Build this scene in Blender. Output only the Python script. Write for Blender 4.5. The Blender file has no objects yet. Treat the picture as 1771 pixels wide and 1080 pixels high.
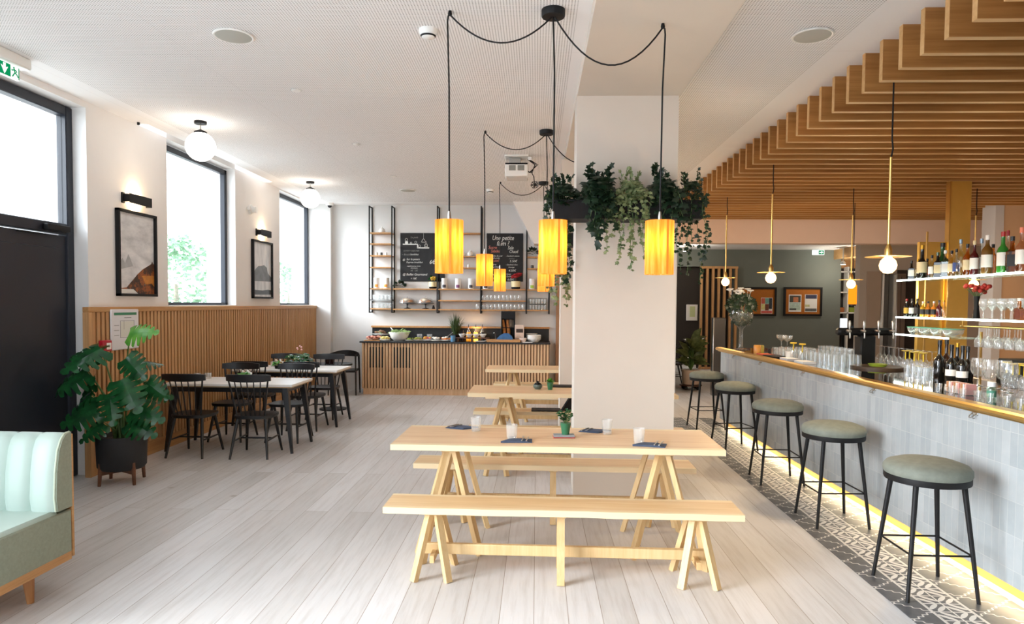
import bpy, math, random
from mathutils import Matrix, Vector
SC = bpy.context.scene
COL = SC.collection
R = math.radians
PI = math.pi

# ------------------------------------------------------------------ camera
EYE = 1.68
cam_data = bpy.data.cameras.new('camera')
cam = bpy.data.objects.new('camera', cam_data)
COL.objects.link(cam)
cam_data.sensor_width = 36.0
cam_data.lens = 24.0 * 1180.0 / 1180.67
cam_data.shift_y = 32.0 / 1771.0
cam_data.clip_start = 0.05
cam_data.clip_end = 200
YAW, PIT, ROLL = R(2.05), R(2.2), 0.0075
cam.matrix_world = (Matrix.Translation((0, 0, EYE)) @ Matrix.Rotation(YAW, 4, 'Z')
                    @ Matrix.Rotation(PI / 2 - PIT, 4, 'X') @ Matrix.Rotation(ROLL, 4, 'Z'))
SC.camera = cam

# ------------------------------------------------------------------ view + world + daylight
SC.view_settings.view_transform = 'Standard'
SC.view_settings.look = 'None'
SC.view_settings.gamma = 1.0
SC.view_settings.use_curve_mapping = False
SC.view_settings.exposure = 0.98
SC.cycles.max_bounces = 10
SC.cycles.diffuse_bounces = 6
SC.cycles.glossy_bounces = 4
SC.cycles.transmission_bounces = 8
SC.cycles.transparent_max_bounces = 28
SC.cycles.caustics_reflective = False
SC.cycles.caustics_refractive = False
SC.cycles.sample_clamp_indirect = 6.0
SC.cycles.use_denoising = True
world = bpy.data.worlds.new('overcast_sky')
SC.world = world
world.use_nodes = True
wn = world.node_tree.nodes['Background']
wn.inputs['Color'].default_value = (0.82, 0.92, 1.02, 1)
wn.inputs['Strength'].default_value = 3.4


def area(name, loc, rot, sx, sy, energy, color=(1, 1, 1), portal=False):
    d = bpy.data.lights.new(name, 'AREA')
    d.shape = 'RECTANGLE'
    d.size, d.size_y, d.energy, d.color = sx, sy, energy, color
    if portal:
        d.cycles.is_portal = True
    o = bpy.data.objects.new(name, d)
    o.location = loc
    o.rotation_euler = rot
    COL.objects.link(o)
    return o


# portals: the openings through which the sky lights the room
area('window_portal', (-4.46, 8.68, 2.6), (0, R(-90), 0), 1.9, 1.8, 1, portal=True)
area('window_portal', (-4.46, 12.15, 2.6), (0, R(-90), 0), 1.9, 1.8, 1, portal=True)
area('door_portal', (-4.5, 5.25, 2.9), (0, R(-90), 0), 1.05, 2.1, 1, portal=True)
area('shopfront_portal', (-4.5, 0.8, 1.8), (0, R(-90), 0), 3.4, 3.6, 1, portal=True)
area('street_front_portal', (-3.1, -3.0, 1.95), (R(90), 0, 0), 2.2, 3.1, 1, portal=True)


sun = bpy.data.lights.new('hazy_sun', 'SUN')
sun.energy, sun.angle, sun.color = 4.8, R(40), (.94, .97, 1)
sun_o = bpy.data.objects.new('hazy_sun', sun)
sun_o.rotation_euler = Vector((1, .42, -.40)).to_track_quat('-Z', 'Y').to_euler()
COL.objects.link(sun_o)


def lamp(name, loc, energy, color, radius=0.03, parent=None):
    d = bpy.data.lights.new(name, 'POINT')
    d.energy, d.color, d.shadow_soft_size = energy, color, radius
    o = bpy.data.objects.new(name, d)
    o.location = loc
    o.parent = parent
    COL.objects.link(o)
    return o


# ------------------------------------------------------------------ pixel -> place helpers (1771x1080 frame)
_B = cam.matrix_world.to_3x3()


def _ray(u, v):
    return _B @ Vector(((u - 885.5) / 1180.0, -(v - 572.0) / 1180.0, -1.0))


def at_y(u, v, y):
    d = _ray(u, v)
    t = y / d.y
    return Vector((d.x * t, y, EYE + d.z * t))


def at_x(u, v, x):
    d = _ray(u, v)
    t = x / d.x
    return Vector((x, d.y * t, EYE + d.z * t))


def at_z(u, v, z=0.0):
    d = _ray(u, v)
    t = (z - EYE) / d.z
    return Vector((d.x * t, d.y * t, z))


# ------------------------------------------------------------------ geometry collector
class G:
    def __init__(self):
        self.v, self.f = [], []

    def add(self, vs, fs, m=None):
        n = len(self.v)
        self.v += [(m @ Vector(p))[:] if m else tuple(p) for p in vs]
        self.f += [tuple(i + n for i in f) for f in fs]
        return self

    def box(self, x0, x1, y0, y1, z0, z1, b=0.0, m=None):
        x0, x1 = min(x0, x1), max(x0, x1)
        y0, y1 = min(y0, y1), max(y0, y1)
        z0, z1 = min(z0, z1), max(z0, z1)
        if b <= 0:
            vs = [(x, y, z) for x in (x0, x1) for y in (y0, y1) for z in (z0, z1)]
            fs = [(0, 1, 3, 2), (4, 6, 7, 5), (0, 4, 5, 1), (2, 3, 7, 6), (0, 2, 6, 4), (1, 5, 7, 3)]
            return self.add(vs, fs, m)
        b = min(b, (x1 - x0) * .49, (y1 - y0) * .49, (z1 - z0) * .49)
        vs, idx = [], {}
        for sx in (0, 1):
            for sy in (0, 1):
                for sz in (0, 1):
                    X, Y, Z = (x1 if sx else x0), (y1 if sy else y0), (z1 if sz else z0)
                    xi, yi, zi = X + (-b if sx else b), Y + (-b if sy else b), Z + (-b if sz else b)
                    for k, p in enumerate(((X, yi, zi), (xi, Y, zi), (xi, yi, Z))):
                        idx[sx, sy, sz, k] = len(vs)
                        vs.append(p)
        I = idx
        fs = []
        for s in (0, 1):
            fs.append([I[s, a, c, 0] for a, c in ((0, 0), (1, 0), (1, 1), (0, 1))])
            fs.append([I[a, s, c, 1] for a, c in ((0, 0), (1, 0), (1, 1), (0, 1))])
            fs.append([I[a, c, s, 2] for a, c in ((0, 0), (1, 0), (1, 1), (0, 1))])
        for a in (0, 1):
            for c in (0, 1):
                fs.append([I[a, c, 0, 0], I[a, c, 1, 0], I[a, c, 1, 1], I[a, c, 0, 1]])
                fs.append([I[a, 0, c, 0], I[a, 1, c, 0], I[a, 1, c, 2], I[a, 0, c, 2]])
                fs.append([I[0, a, c, 1], I[1, a, c, 1], I[1, a, c, 2], I[0, a, c, 2]])
        for k in range(8):
            s = (k & 1, k >> 1 & 1, k >> 2 & 1)
            fs.append([I[s + (0,)], I[s + (1,)], I[s + (2,)]])
        cx = Vector(((x0 + x1) / 2, (y0 + y1) / 2, (z0 + z1) / 2))
        out = []
        for f in fs:
            p = [Vector(vs[i]) for i in f]
            nrm = (p[1] - p[0]).cross(p[2] - p[0])
            mid = sum(p, Vector()) / len(p)
            out.append(tuple(f) if nrm.dot(mid - cx) > 0 else tuple(reversed(f)))
        return self.add(vs, out, m)

    def lathe(self, prof, c=(0, 0, 0), n=20, m=None):
        vs, fs = [], []
        k = len(prof)
        for i in range(n):
            a = 2 * PI * i / n
            ca, sa = math.cos(a), math.sin(a)
            for r, z in prof:
                vs.append((c[0] + r * ca, c[1] + r * sa, c[2] + z))
        for i in range(n):
            j = (i + 1) % n
            for q in range(k - 1):
                fs.append((i * k + q, j * k + q, j * k + q + 1, i * k + q + 1))
        if prof[0][0] > 1e-5:
            fs.append(tuple(i * k for i in reversed(range(n))))
        if prof[-1][0] > 1e-5:
            fs.append(tuple(i * k + k - 1 for i in range(n)))
        return self.add(vs, fs, m)

    def cyl(self, r, z0, z1, c=(0, 0, 0), n=20, r2=None, m=None):
        return self.lathe([(r, z0), (r if r2 is None else r2, z1)], c, n, m)

    def ball(self, r, c=(0, 0, 0), n=14, sz=1.0, m=None):
        k = max(5, n // 2)
        prof = [(max(1e-6, r * math.sin(PI * i / k)), -r * sz * math.cos(PI * i / k)) for i in range(k + 1)]
        prof[0] = (1e-6, prof[0][1])
        prof[-1] = (1e-6, prof[-1][1])
        return self.lathe(prof, c, n, m)

    def tube(self, pts, r, n=8, m=None, square=False):
        pts = [Vector(p) for p in pts]
        rs = r if isinstance(r, (list, tuple)) else [r] * len(pts)
        vs, fs = [], []
        if square:
            n = 4
        up = None
        for i, p in enumerate(pts):
            t = (pts[min(i + 1, len(pts) - 1)] - pts[max(i - 1, 0)])
            if t.length < 1e-9:
                t = Vector((0, 0, 1))
            t.normalize()
            if up is None:
                ref = Vector((0, 0, 1)) if abs(t.z) < .9 else Vector((0, 1, 0))
                up = (ref - t * ref.dot(t)).normalized()
            else:
                up = (up - t * up.dot(t)).normalized()
            sd = t.cross(up)
            for k in range(n):
                a = 2 * PI * (k + (.5 if square else 0)) / n
                vs.append((p + (sd * math.cos(a) + up * math.sin(a)) * rs[i] * (1.4142 if square else 1))[:])
        for i in range(len(pts) - 1):
            for k in range(n):
                j = (k + 1) % n
                fs.append((i * n + k, i * n + j, (i + 1) * n + j, (i + 1) * n + k))
        fs.append(tuple(reversed(range(n))))
        fs.append(tuple((len(pts) - 1) * n + k for k in range(n)))
        return self.add(vs, fs, m)

    def bar(self, p, q, w, h, m=None):
        """square-section board from p to q: w across (horizontal), h the other way"""
        p, q = Vector(p), Vector(q)
        t = (q - p).normalized()
        ref = Vector((0, 0, 1)) if abs(t.z) < .98 else Vector((0, 1, 0))
        sd = t.cross(ref).normalized()
        up = sd.cross(t)
        vs = []
        for c in (p, q):
            for a, b in ((-1, -1), (1, -1), (1, 1), (-1, 1)):
                vs.append((c + sd * a * w / 2 + up * b * h / 2)[:])
        fs = [(3, 2, 1, 0), (4, 5, 6, 7)] + [(i, (i + 1) % 4, (i + 1) % 4 + 4, i + 4) for i in range(4)]
        return self.add(vs, fs, m)

    def prism(self, poly, a0, a1, axis='Z', m=None):
        n = len(poly)

        def mk(p, a):
            if axis == 'Z':
                return (p[0], p[1], a)
            if axis == 'Y':
                return (p[0], a, p[1])
            return (a, p[0], p[1])
        vs = [mk(p, a0) for p in poly] + [mk(p, a1) for p in poly]
        fs = [tuple(reversed(range(n))), tuple(range(n, 2 * n))]
        fs += [(i, (i + 1) % n, (i + 1) % n + n, i + n) for i in range(n)]
        return self.add(vs, fs, m)

    def xf(self, m):
        self.v = [(m @ Vector(p))[:] for p in self.v]
        return self

    def build(self, name, mat, parent=None, loc=(0, 0, 0), rz=0.0, angle=38, flat=False):
        me = bpy.data.meshes.new(name)
        me.from_pydata(self.v, [], self.f)
        me.update()
        if not flat:
            me.shade_smooth()
            me.set_sharp_from_angle(angle=R(angle))
        if mat:
            me.materials.append(mat)
        o = bpy.data.objects.new(name, me)
        o.location = loc
        o.rotation_euler = (0, 0, rz)
        o.parent = parent
        COL.objects.link(o)
        return o


def fix_normals(o):
    import bmesh
    bm = bmesh.new()
    bm.from_mesh(o.data)
    bmesh.ops.recalc_face_normals(bm, faces=bm.faces)
    bm.to_mesh(o.data)
    bm.free()
    return o


def tag(o, label=None, cat=None, group=None, kind=None):
    if label:
        o['label'] = label
    if cat:
        o['category'] = cat
    if group:
        o['group'] = group
    if kind:
        o['kind'] = kind
    return o


def thing(name, label, cat, loc=(0, 0, 0), rz=0.0, group=None):
    o = bpy.data.objects.new(name, None)
    o.empty_display_size = 0.1
    o.location = loc
    o.rotation_euler = (0, 0, rz)
    COL.objects.link(o)
    return tag(o, label, cat, group)


def struct(o):
    o['kind'] = 'structure'
    return o


def dup(o, loc=None, rz=None, label=None, group=None, parent=None, scale=None):
    kids = list(o.children)
    c = o.copy()
    COL.objects.link(c)
    if parent is not None:
        c.parent = parent
    if loc is not None:
        c.location = loc
    if rz is not None:
        c.rotation_euler = (0, 0, rz)
    if scale is not None:
        c.scale = scale
    if label:
        c['label'] = label
    if group:
        c['group'] = group
    for k in kids:
        dup(k, parent=c)
    return c


# ------------------------------------------------------------------ materials
def lin(h):
    h = h.lstrip('#')
    out = []
    for i in (0, 2, 4):
        c = int(h[i:i + 2], 16) / 255
        out.append(c / 12.92 if c <= .04045 else ((c + .055) / 1.055) ** 2.4)
    return tuple(out) + (1.0,)


class N:
    """small node-tree writer"""

    def __init__(self, name):
        self.m = bpy.data.materials.new(name)
        self.m.use_nodes = True
        self.t = self.m.node_tree
        self.bsdf = self.t.nodes['Principled BSDF']
        self.out = self.t.nodes['Material Output']

    def n(self, kind, **kw):
        x = self.t.nodes.new(kind)
        for k, v in kw.items():
            if k.startswith('i_'):
                x.inputs[k[2:].replace('_', ' ')].default_value = v
            else:
                setattr(x, k, v)
        return x

    def l(self, a, b):
        self.t.links.new(a, b)

    def math(self, op, a, b=None, clamp=False):
        x = self.t.nodes.new('ShaderNodeMath')
        x.operation = op
        x.use_clamp = clamp
        for i, s in enumerate((a, b)):
            if s is None:
                continue
            if isinstance(s, (int, float)):
                x.inputs[i].default_value = s
            else:
                self.l(s, x.inputs[i])
        return x.outputs[0]

    def obj(self):
        return self.n('ShaderNodeTexCoord').outputs['Object']

    def sep(self, vec):
        s = self.n('ShaderNodeSeparateXYZ')
        self.l(vec, s.inputs[0])
        return s.outputs

    def mix(self, fac, a, b, blend='MIX'):
        x = self.n('ShaderNodeMix', data_type='RGBA', blend_type=blend)
        for s, i in ((fac, 0), (a, 6), (b, 7)):
            if isinstance(s, (int, float)):
                x.inputs[i].default_value = s
            elif isinstance(s, tuple):
                x.inputs[i].default_value = s
            else:
                self.l(s, x.inputs[i])
        return x.outputs[2]

    def ramp(self, fac, stops):
        x = self.n('ShaderNodeValToRGB')
        self.l(fac, x.inputs[0])
        el = x.color_ramp.elements
        while len(el) > 1:
            el.remove(el[-1])
        el[0].position, el[0].color = stops[0]
        for p, c in stops[1:]:
            e = el.new(p)
            e.color = c
        return x.outputs[0]

    def noise(self, vec, scale, detail=4, rough=.55):
        x = self.n('ShaderNodeTexNoise')
        x.inputs['Scale'].default_value = scale
        x.inputs['Detail'].default_value = detail
        x.inputs['Roughness'].default_value = rough
        if vec is not None:
            self.l(vec, x.inputs['Vector'])
        return x.outputs[0]

    def bump(self, h, strength=.2, dist=.01):
        x = self.n('ShaderNodeBump')
        x.inputs['Strength'].default_value = strength
        x.inputs['Distance'].default_value = dist
        self.l(h, x.inputs['Height'])
        self.l(x.outputs[0], self.bsdf.inputs['Normal'])


MATS = {}


def pm(name, col, rough=.5, metal=0.0, coat=0.0, noise=0.0, nscale=8.0, bump=0.0, emit=None, es=0.0, spec=None, sss=0):
    """plain principled with a little procedural variation"""
    if name in MATS:
        return MATS[name]
    w = N(name)
    b = w.bsdf
    c = lin(col) if isinstance(col, str) else tuple(col) + (1,)
    b.inputs['Base Color'].default_value = c
    b.inputs['Roughness'].default_value = rough
    b.inputs['Metallic'].default_value = metal
    b.inputs['Coat Weight'].default_value = coat
    if spec is not None:
        b.inputs['Specular IOR Level'].default_value = spec
    if noise > 0 or bump > 0:
        nz = w.noise(w.obj(), nscale)
        if noise > 0:
            dk = tuple(x * (1 - noise) for x in c[:3]) + (1,)
            lt = tuple(min(1, x * (1 + noise)) for x in c[:3]) + (1,)
            w.l(w.ramp(nz, [(.3, dk), (.7, lt)]), b.inputs['Base Color'])
        if bump > 0:
            w.bump(nz, bump, .004)
    if emit:
        b.inputs['Emission Color'].default_value = lin(emit)
        b.inputs['Emission Strength'].default_value = es
    MATS[name] = w.m
    return w.m


def wood(name, light, dark, axis='X', across=14.0, along=.9, rough=.5, coat=0.0, contrast=(.3, .72), sap=None):
    if name in MATS:
        return MATS[name]
    w = N(name)
    info = w.n('ShaderNodeObjectInfo')
    off = w.n('ShaderNodeVectorMath', operation='SCALE')
    comb = w.n('ShaderNodeCombineXYZ')
    for i in range(3):
        w.l(info.outputs['Random'], comb.inputs[i])
    w.l(comb.outputs[0], off.inputs[0])
    off.inputs['Scale'].default_value = 13.7
    add = w.n('ShaderNodeVectorMath', operation='ADD')
    w.l(w.obj(), add.inputs[0])
    w.l(off.outputs[0], add.inputs[1])
    mp = w.n('ShaderNodeMapping')
    s = {'X': (along, across, across), 'Y': (across, along, across), 'Z': (across, across, along)}[axis]
    mp.inputs['Scale'].default_value = s
    w.l(add.outputs[0], mp.inputs[0])
    nz = w.noise(mp.outputs[0], 2.2, 6, .62)
    big = w.noise(mp.outputs[0], .35, 2, .5)
    tot = w.math('ADD', w.math('MULTIPLY', nz, .62), w.math('MULTIPLY', big, .38))
    c = w.ramp(tot, [(contrast[0], lin(dark)), (contrast[1], lin(light))])
    if sap:   # pale sapwood along both live edges
        yy = w.math('ABSOLUTE', w.sep(w.obj())[1])
        f = w.math('MULTIPLY', w.math('SUBTRACT', w.math('ADD', yy, w.math('MULTIPLY', nz, .03)), sap), 30, True)
        c = w.mix(f, c, lin('#e9d3ab'))
    w.l(c, w.bsdf.inputs['Base Color'])
    w.bsdf.inputs['Roughness'].default_value = rough
    w.bsdf.inputs['Coat Weight'].default_value = coat
    w.bump(nz, .12, .003)
    MATS[name] = w.m
    return w.m


def glassy(name, tint=(.98, .99, .99), refl=.10, rough=.0, edge=.75, milk=0.0):
    """thin clear glass: see-through with fresnel reflections"""
    if name in MATS:
        return MATS[name]
    w = N(name)
    tr = w.n('ShaderNodeBsdfTransparent')
    tr.inputs[0].default_value = tuple(tint) + (1,)
    gl = w.n('ShaderNodeBsdfGlossy')
    gl.inputs['Roughness'].default_value = rough
    gl.inputs['Color'].default_value = (1, 1, 1, 1)
    lw = w.n('ShaderNodeLayerWeight')
    lw.inputs['Blend'].default_value = .35
    f = w.math('ADD', w.math('MULTIPLY', w.math('POWER', lw.outputs['Facing'], 2.2), edge), refl * .5, True)
    mx = w.n('ShaderNodeMixShader')
    w.l(f, mx.inputs[0])
    w.l(tr.outputs[0], mx.inputs[1])
    w.l(gl.outputs[0], mx.inputs[2])
    if milk:
        df = w.n('ShaderNodeBsdfDiffuse')
        df.inputs[0].default_value = (.95, .96, .97, 1)
        m2 = w.n('ShaderNodeMixShader')
        m2.inputs[0].default_value = milk
        w.l(mx.outputs[0], m2.inputs[1])
        w.l(df.outputs[0], m2.inputs[2])
        mx = m2
    w.l(mx.outputs[0], w.out.inputs['Surface'])
    MATS[name] = w.m
    return w.m


def emis(name, col, s):
    if name in MATS:
        return MATS[name]
    w = N(name)
    e = w.n('ShaderNodeEmission')
    e.inputs[0].default_value = lin(col)
    e.inputs[1].default_value = s
    w.l(e.outputs[0], w.out.inputs['Surface'])
    MATS[name] = w.m
    return w.m


def mat_floor():
    w = N('oak_plank_floor')
    x, y, z = w.sep(w.obj())
    cb = w.n('ShaderNodeCombineXYZ')
    w.l(y, cb.inputs[0])
    w.l(x, cb.inputs[1])
    br = w.n('ShaderNodeTexBrick')
    br.offset = .37
    br.offset_frequency = 2
    w.l(cb.outputs[0], br.inputs['Vector'])
    br.inputs['Color1'].default_value = lin('#d9d8d8')
    br.inputs['Color2'].default_value = lin('#c6c3c0')
    br.inputs['Mortar'].default_value = lin('#9d9288')
    br.inputs['Scale'].default_value = 1
    br.inputs['Mortar Size'].default_value = .0022
    br.inputs['Mortar Smooth'].default_value = .2
    br.inputs['Bias'].default_value = 0
    br.inputs['Brick Width'].default_value = 3.3
    br.inputs['Row Height'].default_value = .185
    mp = w.n('ShaderNodeMapping')
    mp.inputs['Scale'].default_value = (14, .9, 1)
    w.l(w.obj(), mp.inputs[0])
    nz = w.noise(mp.outputs[0], 2.0, 6, .65)
    grain = w.ramp(nz, [(.28, (.80, .77, .74, 1)), (.55, (1, 1, 1, 1)), (.8, (1.0, .97, .93, 1))])
    c = w.mix(.85, br.outputs['Color'], grain, 'MULTIPLY')
    kn = w.n('ShaderNodeTexVoronoi')
    kn.inputs['Scale'].default_value = 1.3
    w.l(w.obj(), kn.inputs['Vector'])
    kf = w.ramp(kn.outputs['Distance'], [(.0, (.35, .28, .22, 1)), (.022, (.6, .52, .45, 1)), (.05, (1, 1, 1, 1))])
    c = w.mix(.7, c, kf, 'MULTIPLY')
    w.l(c, w.bsdf.inputs['Base Color'])
    w.bsdf.inputs['Roughness'].default_value = .42
    h = w.math('SUBTRACT', w.math('MULTIPLY', nz, .15), w.math('MULTIPLY', br.outputs['Fac'], 1.0))
    w.bump(h, .25, .002)
    return w.m


def mat_tiles():
    w = N('patterned_cement_tile')
    x, y, z = w.sep(w.obj())
    k = 2 * PI
    # wavy ogee lattice: two families of wiggling diagonals
    ss, tt = w.math('ADD', w.math('MULTIPLY', x, .72), y), w.math('SUBTRACT', w.math('MULTIPLY', x, .72), y)

    def fam(s_, t_):
        s2 = w.math('ADD', s_, w.math('MULTIPLY', w.math('SINE', w.math('MULTIPLY', t_, k / .0525)), .0085))
        return w.math('LESS_THAN', w.math('ABSOLUTE', w.math('SUBTRACT', w.math('FRACT', w.math('DIVIDE', s2, .21)), .5)), .026)
    field = w.math('MAXIMUM', fam(ss, tt), fam(tt, ss))
    # dense border of two rows
    bx = w.math('SUBTRACT', x, 2.20)
    ca, cb_ = w.math('DIVIDE', bx, .105), w.math('DIVIDE', y, .105)
    p, q = w.math('SUBTRACT', w.math('FRACT', ca), .5), w.math('SUBTRACT', w.math('FRACT', cb_), .5)
    par = w.math('MODULO', w.math('ADD', w.math('ADD', w.math('FLOOR', ca), w.math('FLOOR', cb_)), 400), 2)
    sg = w.math('SUBTRACT', 1, w.math('MULTIPLY', par, 2))
    sq = w.math('MULTIPLY', q, sg)
    uu = w.math('MULTIPLY', w.math('ADD', p, sq), .7071)
    vv = w.math('MULTIPLY', w.math('SUBTRACT', p, sq), .7071)
    leafd = w.math('ADD', w.math('POWER', w.math('DIVIDE', uu, .46), 2),
                   w.math('POWER', w.math('DIVIDE', w.math('SUBTRACT', w.math('ABSOLUTE', vv), .19), .13), 2))
    grid = w.math('GREATER_THAN', w.math('MAXIMUM', w.math('ABSOLUTE', p), w.math('ABSOLUTE', q)), .455)
    motif = w.math('MAXIMUM', w.math('LESS_THAN', leafd, 1.0), grid)
    inb = w.math('LESS_THAN', w.math('ABSOLUTE', w.math('SUBTRACT', bx, .105)), .105)
    edge = w.math('LESS_THAN', w.math('ABSOLUTE', w.math('SUBTRACT', w.math('ABSOLUTE', w.math('SUBTRACT', bx, .105)), .112)), .006)
    # the border only runs along the bar
    motif = w.math('MAXIMUM', w.math('MULTIPLY', motif, inb), edge)
    patt = w.math('MAXIMUM', motif, w.math('MULTIPLY', field, w.math('SUBTRACT', 1, inb)))
    nz = w.noise(w.obj(), 18)
    dark = w.ramp(nz, [(.3, lin('#4c4e52')), (.7, lin('#5b5d61'))])
    c = w.mix(patt, dark, lin('#dcd9d4'))
    w.l(c, w.bsdf.inputs['Base Color'])
    w.bsdf.inputs['Roughness'].default_value = .45
    return w.m


def mat_ceiling():
    w = N('perforated_plaster_ceiling')
    x, y, z = w.sep(w.obj())

    def cellpos(c, p):
        return w.math('SUBTRACT', w.math('FRACT', w.math('DIVIDE', c, p)), .5)
    P = .0195
    dx, dy = cellpos(x, P), cellpos(y, P)
    d = w.math('SQRT', w.math('ADD', w.math('POWER', dx, 2), w.math('POWER', dy, 2)))
    hole = w.math('LESS_THAN', d, .22)
    inl = w.math('LESS_THAN', w.math('ABSOLUTE', w.math('ADD', x, 1.845)), 2.09)
    inr = w.math('LESS_THAN', w.math('ABSOLUTE', w.math('SUBTRACT', x, 1.70)), .44)
    iny = w.math('LESS_THAN', y, 12.7)
    msk = w.math('MULTIPLY', w.math('MULTIPLY', hole, w.math('MAXIMUM', inl, inr)), iny)
    # board joints
    jy = w.math('LESS_THAN', w.math('ABSOLUTE', cellpos(w.math('ADD', y, .8), 2.4)), .0012)
    jx = w.math('LESS_THAN', w.math('ABSOLUTE', cellpos(w.math('ADD', x, .55), 1.4)), .002)
    c = w.mix(msk, lin('#f4f3f3'), lin('#807c7a'))
    c = w.mix(w.math('MULTIPLY', w.math('MAXIMUM', jx, jy), .12), c, lin('#777777'))
    w.l(c, w.bsdf.inputs['Base Color'])
    w.bsdf.inputs['Roughness'].default_value = .9
    return w.m


def mat_zellige():
    w = N('pale_grey_glazed_tile')
    x, y, z = w.sep(w.obj())
    cb = w.n('ShaderNodeCombineXYZ')
    w.l(y, cb.inputs[0])
    w.l(z, cb.inputs[1])
    br = w.n('ShaderNodeTexBrick')
    br.offset = 0
    w.l(cb.outputs[0], br.inputs['Vector'])
    br.inputs['Color1'].default_value = lin('#b3b8ba')
    br.inputs['Color2'].default_value = lin('#a3aaad')
    br.inputs['Mortar'].default_value = lin('#bfc1bf')
    br.inputs['Scale'].default_value = 1
    br.inputs['Mortar Size'].default_value = .0016
    br.inputs['Brick Width'].default_value = .062
    br.inputs['Row Height'].default_value = .195
    nz = w.noise(w.obj(), 9, 3)
    c = w.mix(.5, br.outputs['Color'], w.ramp(nz, [(.3, (.82, .85, .86, 1)), (.7, (1, 1, 1, 1))]), 'MULTIPLY')
    w.l(c, w.bsdf.inputs['Base Color'])
    w.bsdf.inputs['Roughness'].default_value = .22
    # every tile sits a little crooked
    wn_ = w.n('ShaderNodeTexNoise')
    mp = w.n('ShaderNodeMapping')
    mp.inputs['Scale'].default_value = (1, 16, 5.1)
    w.l(w.obj(), mp.inputs[0])
    w.l(mp.outputs[0], wn_.inputs['Vector'])
    wn_.inputs['Scale'].default_value = 1.6
    h = w.math('SUBTRACT', w.math('ADD', w.math('MULTIPLY', nz, .5), wn_.outputs[0]), w.math('MULTIPLY', br.outputs['Fac'], .5))
    w.bump(h, .35, .005)
    return w.m


def mat_shade():
    """lit wood-veneer lampshade"""
    w = N('lit_veneer_shade')
    mp = w.n('ShaderNodeMapping')
    mp.inputs['Scale'].default_value = (22, 22, 1.6)
    w.l(w.obj(), mp.inputs[0])
    nz = w.noise(mp.outputs[0], 2.0, 5, .6)
    col = w.ramp(nz, [(.25, lin('#f3a03a')), (.5, lin('#fcc565')), (.75, lin('#ffe2a4'))])
    tl = w.n('ShaderNodeBsdfTranslucent')
    df = w.n('ShaderNodeBsdfDiffuse')
    em = w.n('ShaderNodeEmission')
    w.l(col, tl.inputs[0])
    w.l(col, df.inputs[0])
    w.l(col, em.inputs[0])
    em.inputs[1].default_value = .15
    m1 = w.n('ShaderNodeMixShader')
    m1.inputs[0].default_value = .12
    w.l(tl.outputs[0], m1.inputs[1])
    w.l(df.outputs[0], m1.inputs[2])
    ad = w.n('ShaderNodeAddShader')
    w.l(m1.outputs[0], ad.inputs[0])
    w.l(em.outputs[0], ad.inputs[1])
    w.l(ad.outputs[0], w.out.inputs['Surface'])
    return w.m


def mat_leaf(name, c1, c2, rough=.35, edge=None):
    if name in MATS:
        return MATS[name]
    w = N(name)
    nz = w.noise(w.obj(), 14, 3)
    c = w.ramp(nz, [(.3, lin(c1)), (.7, lin(c2))])
    w.l(c, w.bsdf.inputs['Base Color'])
    w.bsdf.inputs['Roughness'].default_value = rough
    tl = w.n('ShaderNodeBsdfTranslucent')
    w.l(c, tl.inputs[0])
    mx = w.n('ShaderNodeMixShader')
    mx.inputs[0].default_value = .22
    w.l(w.bsdf.outputs[0], mx.inputs[1])
    w.l(tl.outputs[0], mx.inputs[2])
    w.l(mx.outputs[0], w.out.inputs['Surface'])
    MATS[name] = w.m
    return w.m


WALL = pm('warm_white_plaster', '#eceae8', .85, noise=.015, nscale=3)
WALLB = pm('grey_white_plaster', '#d9d9d8', .85, noise=.015, nscale=3)
PILM = pm('beige_white_plaster', '#d8cfc4', .85, noise=.015, nscale=3)
PEACH = pm('warm_tinted_plaster', '#f0d3bf', .85, noise=.015, nscale=3)
GREEN = pm('grey_green_paint', '#6b716b', .8, noise=.03, nscale=3)
TAUPE = pm('taupe_paint', '#b3a595', .8, noise=.03, nscale=3)
DARKW = pm('dark_brown_paint', '#2e2723', .8, noise=.05, nscale=3)
BLACK = pm('matt_black_metal', '#111113', .55, spec=.3)
BLKWOOD = pm('black_lacquered_wood', '#17171a', .38, noise=.1, nscale=30)
ANTH = pm('anthracite_paint', '#191e2a', .45)
WHITEP = pm('white_plastic', '#efefec', .4)
CREAM = pm('white_ceramic', '#f1f0ec', .25)
STEEL = pm('brushed_steel', '#b9b7b3', .3, 1.0)
GOLD = pm('brushed_gold_panel', '#f2cc6c', .38, .9, noise=.06, nscale=3)
BRASS = pm('polished_brass', '#e8c274', .3, 1.0, noise=.05, nscale=4)
CLEAR2 = glassy('thin_clear_glass', edge=.8, milk=.035)
CLEAR = glassy('clear_glass', edge=.9, milk=.11)
PANE = glassy('window_glass', refl=.04, edge=.25)
OAK_T = wood('light_oak_slab', '#ecd0aa', '#cfa679', 'X', 13, .8, .42, sap=.30)
OAK_B = wood('pale_oak_slab', '#eccfa2', '#d0a873', 'X', 13, .8, .42, sap=.115)
OAK_L = wood('pale_pine_leg', '#e2c797', '#c9a36e', 'Z', 18, 1.2, .5)
OAK_P = wood('oak_panel', '#d3a674', '#ab7a49', 'Z', 20, .9, .5)
OAK_PH = wood('oak_rail', '#cfa06a', '#a4723f', 'Y', 20, .9, .5)
OAK_C = wood('counter_oak', '#e0bf99', '#b99068', 'Z', 20, .9, .5)
OAK_S = wood('ceiling_oak', '#c18d50', '#8f5c2a', 'X', 16, .6, .5)
OAK_SE = wood('ceiling_oak_edge', '#d9b27c', '#bd8f57', 'X', 16, .6, .5)
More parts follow.
